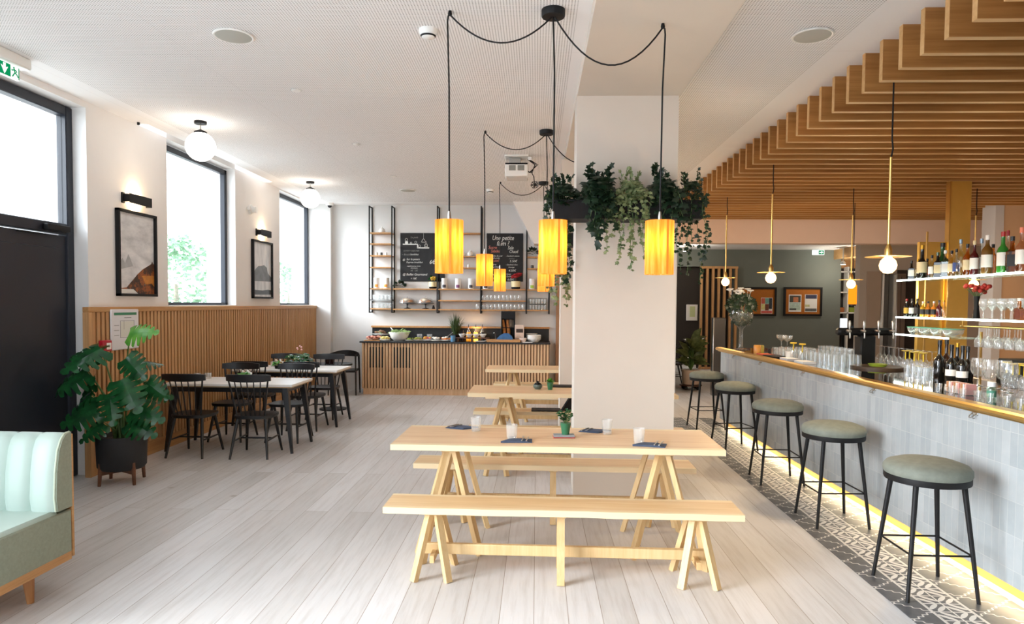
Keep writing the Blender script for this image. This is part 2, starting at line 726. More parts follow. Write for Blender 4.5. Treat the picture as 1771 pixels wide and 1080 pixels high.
# ================================================================== SETTING
CEIL = 3.57
BACK = 13.1
LW = -4.28
FLOORM, TILEM, CEILM = mat_floor(), mat_tiles(), mat_ceiling()
struct(G().box(-4.75, 9.7, -3.2, 19, -.2, 0).build('floor', FLOORM, flat=True))
o = struct(G().prism([(2.03, .4), (2.80, .4), (2.62, 10.25), (1.5, 10.25), (1.5, 9.25), (2.03, 9.25)], -.01, .003).build('trim_1', TILEM, flat=True))
struct(G().box(-30, -4.75, -10, 40, -.4, -.2).build('ground', pm('pale_pavement', '#b9b6b0', .9, noise=.1, nscale=1), flat=True))
g = G()
g.box(-4.16, 9.7, -3.2, 13.4, CEIL, 3.9)
g.box(-4.75, -4.16, -3.2, 7.2, CEIL, 3.9)
g.box(-4.75, -4.16, 10.65, 13.4, CEIL, 3.9)
g.box(-4.75, -4.16, 7.2, 10.65, 3.72, 3.9)
struct(g.build('ceiling', CEILM, flat=True))
struct(G().box(2.4, 9.7, 13.4, 19, 3.17, 3.9).build('ceiling', WALL, flat=True))
struct(G().box(.335, 1.215, -3.2, BACK, 3.48, CEIL + .01).build('ceiling_beam', PILM, flat=True))
g = G()
g.box(-4.7, LW, 6.38, 7.79, 0, CEIL)
g.box(-4.7, LW, 9.58, 11.25, 0, CEIL)
g.box(-4.7, LW, 13.05, 13.3, 0, CEIL)
g.box(-4.7, LW, 7.79, 9.58, 0, 1.63)
g.box(-4.7, LW, 11.25, 13.05, 0, 1.63)
g.box(-4.7, LW, 11.25, 13.05, 3.55, CEIL)
g.box(-4.7, LW, 7.79, 9.58, 3.56, 3.74)
g.box(-4.7, LW, 4.35, 6.38, 3.51, CEIL)
g.box(-4.7, LW, 2.6, 4.35, 0, CEIL)
g.box(-4.7, LW, -3.2, -1.0, 0, CEIL)
struct(g.build('wall_left', WALL, flat=True))
g = G()
g.box(-4.75, 2.66, BACK, 13.4, 0, CEIL)
g.box(LW, -3.95, 12.97, BACK, 0, CEIL)
struct(g.build('wall_back', WALLB, flat=True))
g = G()
g.box(-2.0, 9.7, -3.2, -3.0, 0, CEIL)
g.box(-4.75, -2.0, -3.2, -3.0, 3.5, CEIL)
g.box(-4.75, -2.0, -3.2, -3.0, 0, .4)
struct(g.build('wall_front', WALL, flat=True))
struct(G().box(2.66, 9.7, BACK, 13.4, 2.87, CEIL).build('wall_bar_header', PEACH, flat=True))  # whitish header, warm lamp light put into its peach colour
struct(G().box(2.4, 2.66, 13.4, 18.3, 0, 3.17).build('wall_hall_left', DARKW, flat=True))
struct(G().box(5.2, 8.0, 18.3, 18.6, 0, 3.17).build('wall_far', GREEN, flat=True))
g = G().box(2.66, 5.2, 18.3, 18.6, 2.72, 3.17)
struct(g.build('wall_far_header', GREEN, flat=True))
struct(G().box(2.66, 5.2, 18.5, 18.6, 0, 2.72).build('wall_far_recess', DARKW, flat=True))
struct(G().box(2.66, 4.3, 18.47, 18.5, 0, .09).build('baseboard_far', WHITEP, flat=True))
struct(G().box(6.72, 9.7, 14.5, 14.7, 0, 3.17).build('wall_bar_back', TAUPE, flat=True))
struct(G().box(8.0, 9.7, 18.9, 19.0, 0, 3.17).build('wall_far_right', TAUPE, flat=True))
struct(G().box(9.5, 9.7, -3.2, 19, 0, CEIL).build('wall_right', PEACH, flat=True))
struct(G().box(7.28, 9.5, 11.0, 11.3, 0, CEIL).build('wall_bar_right', pm('tan_plaster', '#c9a684', .85), flat=True))
struct(G().box(7.15, 7.28, 10.98, 11.3, 0, CEIL).build('pillar_grey', pm('pale_grey_plaster', '#c4c1c2', .85), flat=True))
struct(G().box(.335, 1.205, 5.97, 6.37, 0, 3.49).build('pillar', PILM, flat=True))
struct(G().box(.30, 1.205, 8.59, 8.99, 0, 3.49).build('pillar', PILM, flat=True))
struct(G().box(.37, .43, 13.0, BACK, 0, 3.2).build('trim_2', wood('door_post_wood', '#b98f6d', '#946b4c', 'Z'), flat=True))
# sloping white bulkhead that drops from the ceiling by the back wall
struct(G().prism([(-.45, CEIL), (.33, CEIL), (.33, 2.80), (-.06, 2.80)], 12.62, BACK, 'Y').build('trim_3', WALL, flat=True))

# windows
def window(name, y0, y1, z0, z1):
    r = struct(thing(name, None, None, ((-4.44), 0, 0)))
    g = G()
    w = .065
    g.box(-.03, .04, y0, y1, z0, z0 + w * .6, .006)
    g.box(-.03, .04, y0, y1, z1 - w, z1, .006)
    g.box(-.03, .04, y0, y0 + w, z0, z1, .006)
    g.box(-.03, .04, y1 - w, y1, z0, z1, .006)
    g.build('window_frame', ANTH, r)
    G().box(-.004, .004, y0 + w * .8, y1 - w * .8, z0 + .03, z1 - w * .8).build('window_pane', PANE, r, flat=True)
    G().box(.04, .165, y0, y1, z0 - .012, z0 + .004, .003).build('window_sill', WALL, r)
    return r


window('window_1', 7.79, 9.58, 1.635, 3.54)
window('window_2', 11.25, 13.05, 1.635, 3.55)

# entrance door with the glazed upper panel
door = struct(thing('door_1', None, None, (-4.45, 0, 0)))
g = G()
g.box(-.06, .04, 6.29, 6.38, 0, 3.5, .008)
g.box(-.06, .04, 4.35, 4.44, 0, 3.5, .008)
g.box(-.06, .04, 4.44, 6.29, 3.41, 3.5, .008)
g.box(-.06, .04, 4.44, 6.29, 2.30, 2.40, .008)
g.build('door_frame', ANTH, door)
G().box(-.012, .0, 4.44, 6.29, 2.40, 3.41).build('door_glass', PANE, door, flat=True)
g = G()
g.box(-.05, .02, 4.46, 6.28, .01, 2.29, .006)
g.box(.02, .03, 4.56, 6.19, .12, 2.17, .006)
g.build('door_leaf', ANTH, door)
g = G().box(.04, .10, 5.96, 6.25, 2.315, 2.375, .008)
g.box(.03, .055, 5.66, 5.98, 2.27, 2.285, .003)
g.build('door_closer', BLACK, door)
g = G().tube([(.03, 4.75, .95), (.09, 4.75, .95), (.09, 4.75, 1.5), (.03, 4.75, 1.5)], .014)
g.build('door_handle', STEEL, door)
# staff door in the taupe wall behind the bar
d2 = struct(thing('door_2', None, None, (0, 14.5, 0)))
G().box(6.86, 7.16, -.03, -.002, 0, 2.42, .004).build('door_leaf', pm('tan_door_paint', '#a6927f', .6), d2)
G().box(7.16, 7.21, -.045, -.002, 0, 2.42, .004).build('door_edge', STEEL, d2)
G().box(7.21, 7.34, -.025, -.002, 0, 2.45, .004).build('door_recess', pm('dark_glass_grey', '#39332f', .3), d2)
G().box(7.48, 8.1, -.025, -.002, 0, 2.45, .004).build('door_leaf', pm('dark_glass_grey', '#39332f', .3), d2)

# ================================================================== CEILING THINGS
def ceil_speaker(x, y, label):
    t = thing('ceiling_speaker', label, 'speaker', (x, y, CEIL))
    G().lathe([(.12, -.002), (.136, -.002), (.14, -.008), (.132, -.014), (.122, -.012)], n=36).build('speaker_rim', WHITEP, t)
    G().lathe([(.0001, -.022), (.07, -.02), (.123, -.012), (.123, -.004)], n=36).build('speaker_grille', pm('grey_speaker_mesh', '#b4b4ac', .7), t)
    return t


ceil_speaker(-2.16, 4.83, 'round white ceiling speaker at the left front of the perforated ceiling')
ceil_speaker(-2.16, 11.38, 'small far round ceiling speaker near the back wall shelves')
ceil_speaker(1.90, 4.89, 'round ceiling speaker between the beam and the wooden slats')


def smoke(x, y, label):
    t = thing('smoke_detector', label, 'smoke detector', (x, y, CEIL))
    G().lathe([(.0001, -.062), (.034, -.060), (.046, -.05), (.06, -.028), (.066, -.01), (.066, 0)], n=28).build('detector_body', WHITEP, t)
    G().lathe([(.047, -.05), (.051, -.047), (.054, -.041), (.05, -.04)], n=28).build('detector_slot', BLACK, t)


smoke(-.765, 4.76, 'white dome smoke detector beside the front hanging lamp cord')
smoke(-.78, 11.3, 'tiny far smoke detector on the ceiling above the back shelves')
for x, y, lb in ((-2.155, 6.07, 'front small white ceiling disc, nearest of the row of three'),
                 (-2.157, 8.10, 'middle small white ceiling disc in the row of three'),
                 (-2.147, 10.15, 'last small white ceiling disc, nearest the back wall')):
    t = thing('ceiling_disc', lb, 'ceiling sensor', (x, y, CEIL), group='small ceiling discs')
    G().lathe([(.0001, -.012), (.03, -.012), (.042, -.006), (.042, 0)], n=24).build('disc_cover', WHITEP, t)
    G().lathe([(.044, -.003), (.05, -.003), (.05, 0)], n=24).build('disc_ring', pm('grey_ring', '#c9c9c6', .5), t)
t = thing('dome_camera', 'small white dome camera at the ceiling corner of the back wall', 'camera', (-3.93, 12.86, CEIL))
G().lathe([(.03, -.05), (.07, -.045), (.075, 0)], n=20).build('camera_body', WHITEP, t)
G().ball(.042, (0, 0, -.048)).build('camera_dome', BLACK, t)
t = thing('ceiling_spot_sensor', 'little black sensor knob at the start of the curtain slot', 'sensor', (-4.215, 7.13, CEIL))
G().lathe([(.0001, -.03), (.014, -.026), (.014, 0)], n=12).build('sensor_knob', BLACK, t)

# globe lamps
def globe(x, y, label):
    t = thing('globe_ceiling_lamp', label, 'ceiling lamp', (x, y, CEIL), group='opal globe lamps by the windows')
    G().lathe([(.06, -.028), (.062, -.02), (.062, 0)], n=24).build('canopy', BLACK, t)
    G().tube([(0, 0, -.02), (0, 0, -.10)], .007).build('stem', STEEL, t)
    G().lathe([(.064, -.125), (.064, -.108), (.04, -.098), (.012, -.085)], n=24).build('cap', BLACK, t)
    G().ball(.15, (0, 0, -.262), 32).build('globe', emis('opal_globe_light', '#fff6ea', 4.5), t)


globe(-3.535, 7.1, 'white glass globe lamp on black stem, nearest of the two')
globe(-3.545, 10.6, 'white glass globe lamp on black stem, farther of the two')

# exit sign over the door
t = thing('exit_sign', 'green running-man exit sign hung from ceiling above entrance door', 'exit sign', (-4.03, 5.06, CEIL))
G().box(-.04, .05, -.15, .24, -.085, 0, .01).build('sign_housing', WHITEP, t)
sp = G().box(-.012, .012, -.16, .155, -.235, -.09, .003).build('sign_panel', emis('sign_white_light', '#f4fff8', .75), t)
GREENS = emis('sign_green_light', '#0f8a55', .6)
G().box(.0125, .0145, -.16, .02, -.228, -.097).build('sign_field', GREENS, t, flat=True)
SWH = emis('sign_white_mark', '#ffffff', .9)
# plane of sign: y across, z up
def yz(poly, x0, x1):
    return G().prism(poly, x0, x1, 'X')
G().prism([(-.087, -.105), (-.053, -.105), (-.053, -.15), (-.02, -.135), (-.07, -.218), (-.12, -.135), (-.087, -.15)], .0145, .0165, 'X').build('arrow', SWH, t, flat=True)
g = G()
g.lathe([(.0001, -.003), (.009, -.003), (.009, .003), (.0001, .003)], n=14, m=Matrix.Translation((.0145, .068, -.117)) @ Matrix.Rotation(PI / 2, 4, 'Y'))
for p in (((.068, -.128), (.085, -.165)), ((.085, -.165), (.115, -.185)), ((.115, -.185), (.13, -.205)), ((.085, -.165), (.062, -.19)),
          ((.062, -.19), (.045, -.215)), ((.072, -.135), (.045, -.15)), ((.045, -.15), (.035, -.14)), ((.07, -.132), (.1, -.14)), ((.1, -.14), (.108, -.16))):
    a, b = p
    g.bar((.0145, a[0], a[1]), (.0145, b[0], b[1]), .004, .011)
g.build('running_figure', GREENS, t, flat=True)
G().box(.0125, .0145, .137, .147, -.228, -.1).build('door_mark', GREENS, t, flat=True)

for k_ in t.children:
    if not k_.name.startswith('sign_housing'):
        k_.scale = (1, .683, .7)
        k_.location = (0, .155 * .317, -.09 * .3)
# projector
t = thing('ceiling_projector', 'white video projector hanging under the ceiling with loose black cables', 'projector', (-.24, 8.82, CEIL))
G().box(-.18, .12, -.15, .2, -.02, 0, .004).build('ceiling_plate', WHITEP, t)
g = G().box(-.13, .02, -.05, .1, -.09, -.02, .005)
g.build('bracket', STEEL, t)
G().box(-.175, .115, -.14, .22, -.27, -.11, .014).build('projector_body', CREAM, t)
G().box(-.172, .112, -.143, -.138, -.122, -.104).build('top_seam', BLACK, t)
GR = pm('grey_vent', '#8d8d87', .7)
for x0 in (-.125, -.015):
    G().box(x0, x0 + .085, -.146, -.139, -.2, -.135, .002).build('vent', GR, t)
G().box(.115, .16, -.1, -.02, -.06, -.02, .004).build('cable_box', WHITEP, t)
g = G()
for k in range(3):
    g.tube([(.11 + .01 * k, -.08, -.05), (.2 + .02 * k, -.1, -.12), (.17 - .02 * k, -.1, -.22), (.1, -.1, -.21 + .02 * k)], .006, 6)
g.tube([(.15, -.1, -.2), (.19, -.1, -.27), (.2, -.1, -.36)], .006, 6)
for k in range(5):
    a = k * 1.25
    g.tube([(.2 + .05 * math.cos(a + s * 1.05) * (s % 3 > 0), -.1 + .01 * s, -.37 + .045 * math.sin(a + s * 1.05) * (s % 3 > 0)) for s in range(5)], .005, 5)
g.build('cables', BLACK, t)

# wooden ceiling slats over the bar
can = thing('slatted_canopy', 'oak canopy of parallel hanging slats over the whole bar', 'ceiling canopy', (2.43, 0, CEIL))
proto = None
ys = [2.66 + .2605 * i for i in range(41)]
for i, y in enumerate(ys):
    if y > 13.05:
        break
    if proto is None:
        proto = G().box(0, 7.0, -.022, .022, -.285, 0, .002).build('slat', OAK_S, can, loc=(0, y, 0))
        pe = G().box(0, 7.0, -.0221, .0221, -.287, -.2845).box(-.002, .0005, -.0221, .0221, -.286, 0).build('slat_edge', OAK_SE, proto, flat=True)
    else:
        c = proto.copy(); COL.objects.link(c); c.location = (0, y, 0); c.parent = can
        e = pe.copy(); COL.objects.link(e); e.parent = c
# ================================================================== HANGING LAMPS
SHADE = mat_shade()
BULB = emis('warm_bulb_light', '#ffd9a0', 14)


def swag(a, b, drop, n=16):
    a, b = Vector(a), Vector(b)
    return [a.lerp(b, i / n) - Vector((0, 0, drop * 4 * (i / n) * (1 - i / n))) for i in range(n + 1)]


def cluster(y, place):
    x = .09
    t = thing('pendant_cluster', 'black three-cord pendant fitting with swagged cables and yellow veneer shades, %s' % place, 'pendant lamp', (x, y, CEIL),
              group='pendant clusters over the trestle tables')
    G().lathe([(.072, -.045), (.076, -.038), (.076, 0)], n=28).build('ceiling_rose', BLACK, t)
    spots = ((-.665, 0), (0.012, 0), (.70, -.09))
    for k, (dx, dz) in enumerate(spots):
        top = -1.345
        if k == 1:
            pts = [(0, 0, -.04), (dx, 0, -.4), (dx, 0, top + .02)]
            gg = G().tube(pts, .0055, 8)
        else:
            hk = Vector((dx, 0, dz - .02))
            pts = swag((.01 if dx > 0 else -.01, 0, -.045), hk + Vector((0, 0, -.005)), .17 if k == 0 else .27)
            gg = G().tube(pts, .0055, 8)
            s = 1 if dx > 0 else -1
            gg.tube([hk + Vector((0, 0, -.005)), hk + Vector((s * .012, 0, -.012)), hk + Vector((s * .016, 0, -.05)), (dx + s * .004, 0, -.5), (dx, 0, top + .02)], .0055, 8)
            G().lathe([(.012, -.03), (.014, -.02), (.01, 0)], (dx, 0, dz), 12).build('ceiling_hook', BLACK, t)
        gg.build('cord', BLACK, t)
        G().lathe([(.008, 0), (.012, -.03), (.012, -.06)], (dx, 0, top + .06), 10).build('cord_grip', STEEL, t)
        n = 30
        ro, ri, h = .0925, .0895, .345
        prof = [(ri, top), (ro, top), (ro, top - h), (ri, top - h), (ri, top)]
        sh = G().lathe(prof, n=n)
        sh.f = sh.f[:-2] if len(sh.f[-1]) == n else sh.f
        shade = sh.build('lamp_shade', SHADE, t, loc=(dx, 0, 0))
        shade.rotation_euler = (0, 0, 2.1 * k + y)
        ang = -PI / 2 + (.15 if k == 0 else .35)
        gs = G()
        for q in range(3):
            a = ang + q * .05
            gs.bar((.0935 * math.cos(a), .0935 * math.sin(a), top), (.0935 * math.cos(a), .0935 * math.sin(a), top - h), .006, .0015)
        gs.build('shade_seam', pm('shade_seam_veneer', '#d8801c', .6, emit='#e06a10', es=.35), shade).rotation_euler = (0, 0, -(2.1 * k + y))
        G().box(-ri, ri, -.004, .004, top - .006, top - .002).box(-.004, .004, -ri, ri, top - .006, top - .002).build('shade_spider', BLACK, t, loc=(dx, 0, 0))
        G().cyl(.018, top - .09, top - .01, n=12).build('bulb_holder', BLACK, t, loc=(dx, 0, 0))
        G().ball(.035, (0, 0, top - .14), 14, 1.2).build('bulb', BULB, t, loc=(dx, 0, 0))
        lamp('pendant_light', (dx, 0, top - .15), 34, (1, .82, .54), .03, t)
    return t


cluster(4.46, 'above the nearest table')
cluster(7.50, 'above the middle table')
cluster(10.61, 'above the farthest table')

# globe-bulb pendants of the bar
def bar_pendant(x, y, zb, ztube, label, cone=False, e=25):
    t = thing('bar_pendant', label, 'pendant lamp', (x, y, 0), group='brass disc pendants along the bar')
    zd = zb + .062
    G().tube([(0, 0, ztube - .01), (.012, 0, ztube + .06), (.004, 0, ztube + .13), (.004, 0, CEIL)], .006, 8).build('cord', BLACK, t)
    G().tube([(0, 0, zd + .03), (0, 0, ztube)], .0095, 10).build('brass_tube', BRASS, t)
    G().lathe([(.026, zd), (.026, zd + .05), (.017, zd + .075), (.01, zd + .09)], n=18).build('lamp_holder', BRASS, t)
    G().lathe([(.02, zd + .004), (.152, zd + .001), (.152, zd - .002), (.02, zd - .002)], n=40).build('brass_disc', BRASS, t)
    G().lathe([(.0001, zb - .062), (.03, zb - .055), (.053, zb - .03), (.06, zb), (.05, zb + .034), (.028, zb + .055), (.02, zb + .062)], n=22).build('globe_bulb', emis('filament_globe_light', '#ffc985', 3.2), t)
    lamp('bar_pendant_light', (0, 0, zb - .09), e, (1, .74, .45), .05, t)
    return t


bar_pendant(2.54, 5.05, 1.983, 2.76, 'brass disc pendant with lit globe bulb nearest the camera')
bar_pendant(2.666, 7.9, 2.003, 2.955, 'brass disc pendant with globe bulb in front of the cork boards')
bar_pendant(2.81, 10.3, 2.037, 3.03, 'brass disc pendant with globe bulb before the slatted screen')
bar_pendant(4.335, 9.6, 1.992, 2.94, 'brass disc pendant with globe bulb above the beer taps')
bar_pendant(5.99, 9.6, 2.002, 2.94, 'brass disc pendant glimpsed behind the brass column and bottles')
# glass cylinder lamp behind the taps pendant
t = thing('amber_tube_lamp', 'short amber glass tube lamp hanging behind the beer-tap pendant', 'lamp', (4.95, 10.9, 0))
G().cyl(.062, 1.72, 2.02, n=18).build('tube_glass', emis('amber_tube_light', '#e8861a', .9), t)
G().cyl(.05, 1.695, 1.72, n=18).build('tube_foot', BLACK, t)
G().tube([(0, 0, 2.0), (0, 0, CEIL)], .006, 6).build('cord', BLACK, t)

# ================================================================== LEFT WALL
pan = thing('slatted_wall_panel', 'waist-high oak slat wainscot along the window wall', 'wall panel', (LW, 0, 0))
g = G()
y = 6.345
while y < 13.0:
    g.box(.02, .058, y, y + .043, .15, 1.575, .003)
    y += .0705
g.build('slat_field', OAK_P, pan)
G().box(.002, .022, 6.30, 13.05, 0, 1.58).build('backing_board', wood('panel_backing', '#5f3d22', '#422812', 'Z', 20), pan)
G().box(.002, .066, 6.28, 13.05, 1.575, 1.625, .004).build('top_rail', OAK_PH, pan)
G().box(.002, .064, 6.28, 6.335, 0, 1.575, .003).build('end_board', OAK_P, pan)
G().box(.02, .06, 6.335, 13.05, 0, .15, .003).build('plinth_board', OAK_PH, pan)


def mountain_print(kind, t, w, h):
    """abstract misty landscape, all flat on the print: y across, z up"""
    wv = N('misty_print_' + kind)
    x_, y_, z_ = wv.sep(wv.obj())
    mp = wv.n('ShaderNodeMapping')
    mp.inputs['Scale'].default_value = (1, 2.2, 5.5) if kind == 'autumn' else (1, 7, 1.6)
    wv.l(wv.obj(), mp.inputs[0])
    nz = wv.noise(mp.outputs[0], 1.6, 5, .6)
    c = wv.ramp(nz, [(.28, lin('#b4b6b9')), (.5, lin('#d6d7d9')), (.72, lin('#ececec'))])
    wv.l(c, wv.bsdf.inputs['Base Color'])
    wv.bsdf.inputs['Roughness'].default_value = .35
    G().box(.012, .016, -w / 2 + .02, w / 2 - .02, -h / 2 + .02, h / 2 - .02).build('print', wv.m, t, flat=True)

    def patch(name, poly, mt, d):
        G().prism([(p[0] * w * .485, p[1] * h * .485) for p in poly], .0161, .0161 + d, 'X').build(name, mt, t, flat=True)
    if kind == 'autumn':
        patch('far_peaks', [(-1, -.05), (-.85, -.2), (-.75, -.12), (-.62, -.24), (-.45, -.02), (-.35, -.12), (-.2, -.3), (-.5, -.34), (-1, -.42)], pm('print_grey', '#a9acae', .4, noise=.12, nscale=12), .0004)
        patch('lake', [(-1, -.86), (.2, -.86), (.2, -.99), (-1, -.99)], pm('print_pale', '#e4e3df', .4), .0004)
        wv2 = N('autumn_slope_print')
        nz2 = wv2.noise(wv2.obj(), 9, 6, .7)
        c2 = wv2.ramp(nz2, [(.32, lin('#1b1512')), (.47, lin('#4a2c1c')), (.56, lin('#a75a22')), (.64, lin('#3a2a22')), (.75, lin('#cfc3b5'))])
        wv2.l(c2, wv2.bsdf.inputs['Base Color'])
        patch('wooded_slope', [(-1, -.72), (-.82, -.84), (-.55, -.82), (-.35, -.7), (-.2, -.62), (.0, -.5), (.3, -.36), (.62, -.26), (.8, -.2), (.84, -.14), (.9, -.2), (1, -.2), (1, -.99), (.1, -.99), (-.2, -.86), (-1, -.86)], wv2.m, .0008)
        patch('glowing_meadow', [(.25, -.52), (.98, -.5), (.98, -.8), (.8, -.7), (.45, -.72)], pm('print_orange', '#b8762a', .4, noise=.35, nscale=14), .0012)
    else:
        patch('grey_ridge', [(-1, -.3), (-.7, .0), (-.4, .12), (-.1, .14), (.2, .18), (.5, .1), (.6, -.1), (1, -.25), (1, -.4), (-1, -.42)], pm('print_dark_grey', '#6d7073', .4, noise=.25, nscale=9), .0004)
        patch('shore', [(-1, -.72), (0, -.74), (.6, -.7), (1, -.72), (1, -.88), (-1, -.9)], pm('print_charcoal', '#3c3e40', .4, noise=.3, nscale=14), .0004)


def picture(y0, y1, z0, z1, kind, label):
    w, h = y1 - y0, z1 - z0
    t = thing('framed_picture', label, 'picture', (LW, (y0 + y1) / 2, (z0 + z1) / 2))
    fw = .028
    g = G()
    for a in ((-w / 2, w / 2, h / 2 - fw, h / 2), (-w / 2, w / 2, -h / 2, -h / 2 + fw), (-w / 2, -w / 2 + fw, -h / 2, h / 2), (w / 2 - fw, w / 2, -h / 2, h / 2)):
        g.box(.002, .045, a[0], a[1], a[2], a[3], .002)
    g.box(.002, .012, -w / 2 + .01, w / 2 - .01, -h / 2 + .01, h / 2 - .01)
    g.build('picture_frame', BLACK, t)
    mountain_print(kind, t, w, h)
    return t


picture(6.80, 7.50, 1.735, 2.63, 'autumn', 'black framed misty mountain picture with a dark orange slope')
picture(10.10, 10.855, 1.74, 2.63, 'grey', 'black framed all-grey misty picture between the two windows')


def sconce(y, label):
    t = thing('wall_sconce', label, 'wall lamp', (LW, y, 2.75), group='black up-and-down wall lamps')
    G().box(.002, .02, -.235, -.19, -.055, .055, .004).build('wall_plate', BLACK, t)
    g = G()
    g.box(.075, .08, -.21, .2, -.05, .05, .002)
    g.box(.01, .08, -.215, -.207, -.04, .04, .002)
    g.box(.01, .08, .196, .202, -.05, .05, .002)
    g.box(.055, .064, -.2, .19, -.012, .012)
    g.build('black_shield', BLACK, t)
    G().tube([(.04, -.1, 0), (.04, .1, 0)], .012, 8).build('light_tube', emis('sconce_light', '#ffd7a0', 9), t)
    lamp('sconce_light', (.04, 0, .06), 2.0, (1, .72, .42), .03, t)
    lamp('sconce_light', (.04, 0, -.06), 1.6, (1, .72, .42), .03, t)
    return t


sconce(7.14, 'black box wall lamp above the mountain picture with orange slope')
sconce(10.5, 'black box wall lamp above the all-grey picture')
t = thing('alarm_sounder', 'small round white alarm sounder on the wall between windows', 'alarm', (LW, 10.08, 3.06))
G().lathe([(.07, 0), (.072, .03), (.05, .045), (.045, .08), (.055, .1), (.0001, .105)], n=22, m=Matrix.Rotation(PI / 2, 4, 'Y')).build('sounder_body', WHITEP, t)
G().box(.0, .05, -.11, -.08, -.02, .03, .006).build('side_clip', WHITEP, t)

# evacuation plan and fire call point on the panel
t = thing('evacuation_plan', 'white evacuation plan sign with green header on the oak slats', 'sign', (LW + .06, 6.83, 1.395))
G().box(0, .02, -.235, .235, -.205, .205, .008).build('sign_board', pm('sign_grey_white', '#dcdde2', .3), t)
G().box(.0201, .0215, -.19, .19, .145, .172).build('green_header', pm('sign_green', '#2f7d5a', .4), t, flat=True)
GP = pm('plan_line_grey', '#8b8d8c', .5)
g = G()
for a in ((-.09, .15, .085, .09), (-.09, .15, -.085, -.08), (-.09, -.085, -.085, .09), (.145, .15, -.03, .09), (.09, .095, -.085, .0), (-.03, -.025, 0, .09)):
    g.box(.0201, .0212, *a)
for k in range(3):
    g.box(.0201, .0212, -.19, -.11, -.06 + .05 * k, -.054 + .05 * k)
g.box(.0201, .0212, -.02, .1, .115, .122)
g.build('plan_lines', GP, t, flat=True)
G().box(.0201, .0208, -.08, .14, -.075, .08).build('plan_fill', pm('plan_beige', '#d6d8cf', .5), t, flat=True)
G().box(.0209, .0216, .095, .14, -.1, -.03).build('plan_marker', pm('plan_yellow', '#c7cf8d', .5), t, flat=True)
t = thing('fire_call_point', 'small red fire alarm call point beside the evacuation plan', 'fire alarm', (LW + .06, 6.49, 1.245))
G().box(0, .05, -.07, .07, -.055, .055, .008).build('red_box', pm('signal_red', '#b1122a', .35), t)
G().box(.0501, .053, -.02, .05, -.035, .03, .001).build('white_window', CREAM, t)
G().box(.0531, .0538, .0, .03, -.015, .01).build('press_mark', GP, t, flat=True)

# ================================================================== FURNITURE: trestle tables and benches
def slab_poly(L, D, seed, wob=.006):
    rnd = random.Random(seed)
    p = []
    n = 14
    for i in range(n + 1):
        p.append((-L / 2 + L * i / n + (rnd.uniform(-.004, .004) if 0 < i < n else 0), -D / 2 + rnd.uniform(-wob, wob)))
    for i in range(n + 1):
        p.append((L / 2 - L * i / n, D / 2 + rnd.uniform(-wob, wob)))
    return p


def trestle_legs(root, xs, D, H, spread, th):
    """A-frame sawhorses: legs splay along X, a head board under the slab, low cross board"""
    for x in xs:
        G().box(x - .055, x + .055, -D * .40, D * .40, H - .022, H, .003).build('head_board', OAK_L, root)
        for sy in (-1, 1):
            y0, y1 = sy * D * .30, sy * (D * .40)
            for sx in (-1, 1):
                G().bar((x + sx * .026, y0, H - .01), (x + sx * spread, y1, 0.0), th, th * .62).build('leg', OAK_L, root)
            zc = H * .30
            k = .026 + (spread - .026) * .70
            if sy > 0:
                G().bar((x - k, y0 + (y1 - y0) * .7, zc), (x + k, y0 + (y1 - y0) * .7, zc), .022, .06).build('cross_board', OAK_L, root)
        g = G()
        zc = H * .42
        k = .026 + (spread - .026) * .58


def trestle_table(cx, cy, rz, label):
    t = thing('trestle_table', label, 'table', (cx, cy, 0), rz, 'live-edge trestle tables')
    s = G().prism(slab_poly(2.18, .71, int(cy * 10)), .714, .752, 'Z').build('tabletop', OAK_T, t, angle=20)
    trestle_legs(t, (-.71, .72), .71, .714, .21, .052)
    return t


def bench(cx, cy, rz, label):
    t = thing('trestle_bench', label, 'bench', (cx, cy, 0), rz, 'live-edge trestle benches')
    G().prism(slab_poly(2.15, .30, int(cy * 10) + 5), .414, .452, 'Z').build('seat_plank', OAK_B, t, angle=20)
    H = .414
    for x in (-.78, .82):
        G().box(x - .05, x + .05, -.11, .11, H - .018, H, .003).build('head_board', OAK_L, t)
        for sy in (-1, 1):
            for sx in (-1, 1):
                G().bar((x + sx * .022, sy * .055, H - .008), (x + sx * .105, sy * .145, 0), .042, .032).build('leg', OAK_L, t)
        G().bar((x, -.125, .13), (x, .125, .13), .026, .045).build('cross_board', OAK_L, t)
    for sy in (-1, 1):
        G().bar((.0, sy * .04, H), (.0, sy * .145, 0), .046, .034).build('leg', OAK_L, t)
    G().box(-.03, .03, -.11, .11, H - .018, H, .002).build('head_board', OAK_L, t)
    G().box(-.86, .9, -.016, .016, .125, .19, .003).build('stretcher', OAK_L, t)
    return t


trestle_table(.14, 4.77, R(-.9), 'long oak trestle table nearest the camera, laid with napkins')
bench(.16, 4.17, R(-.8), 'long oak bench in the foreground before the nearest table')
bench(.14, 5.30, R(-.9), 'oak bench behind the nearest table, in front of the pillar')
trestle_table(.38, 7.40, 0, 'middle oak trestle table holding two small pots')
bench(.40, 6.74, 0, 'oak bench on the near side of the middle table')
bench(.36, 7.90, 0, 'oak bench on the far side of the middle table')
trestle_table(.37, 9.98, 0, 'farthest oak trestle table, empty, before the buffet counter')
bench(.40, 9.22, 0, 'oak bench on the near side of the farthest table')
bench(.42, 10.62, 0, 'oak bench on the far side of the farthest table, toward the counter')

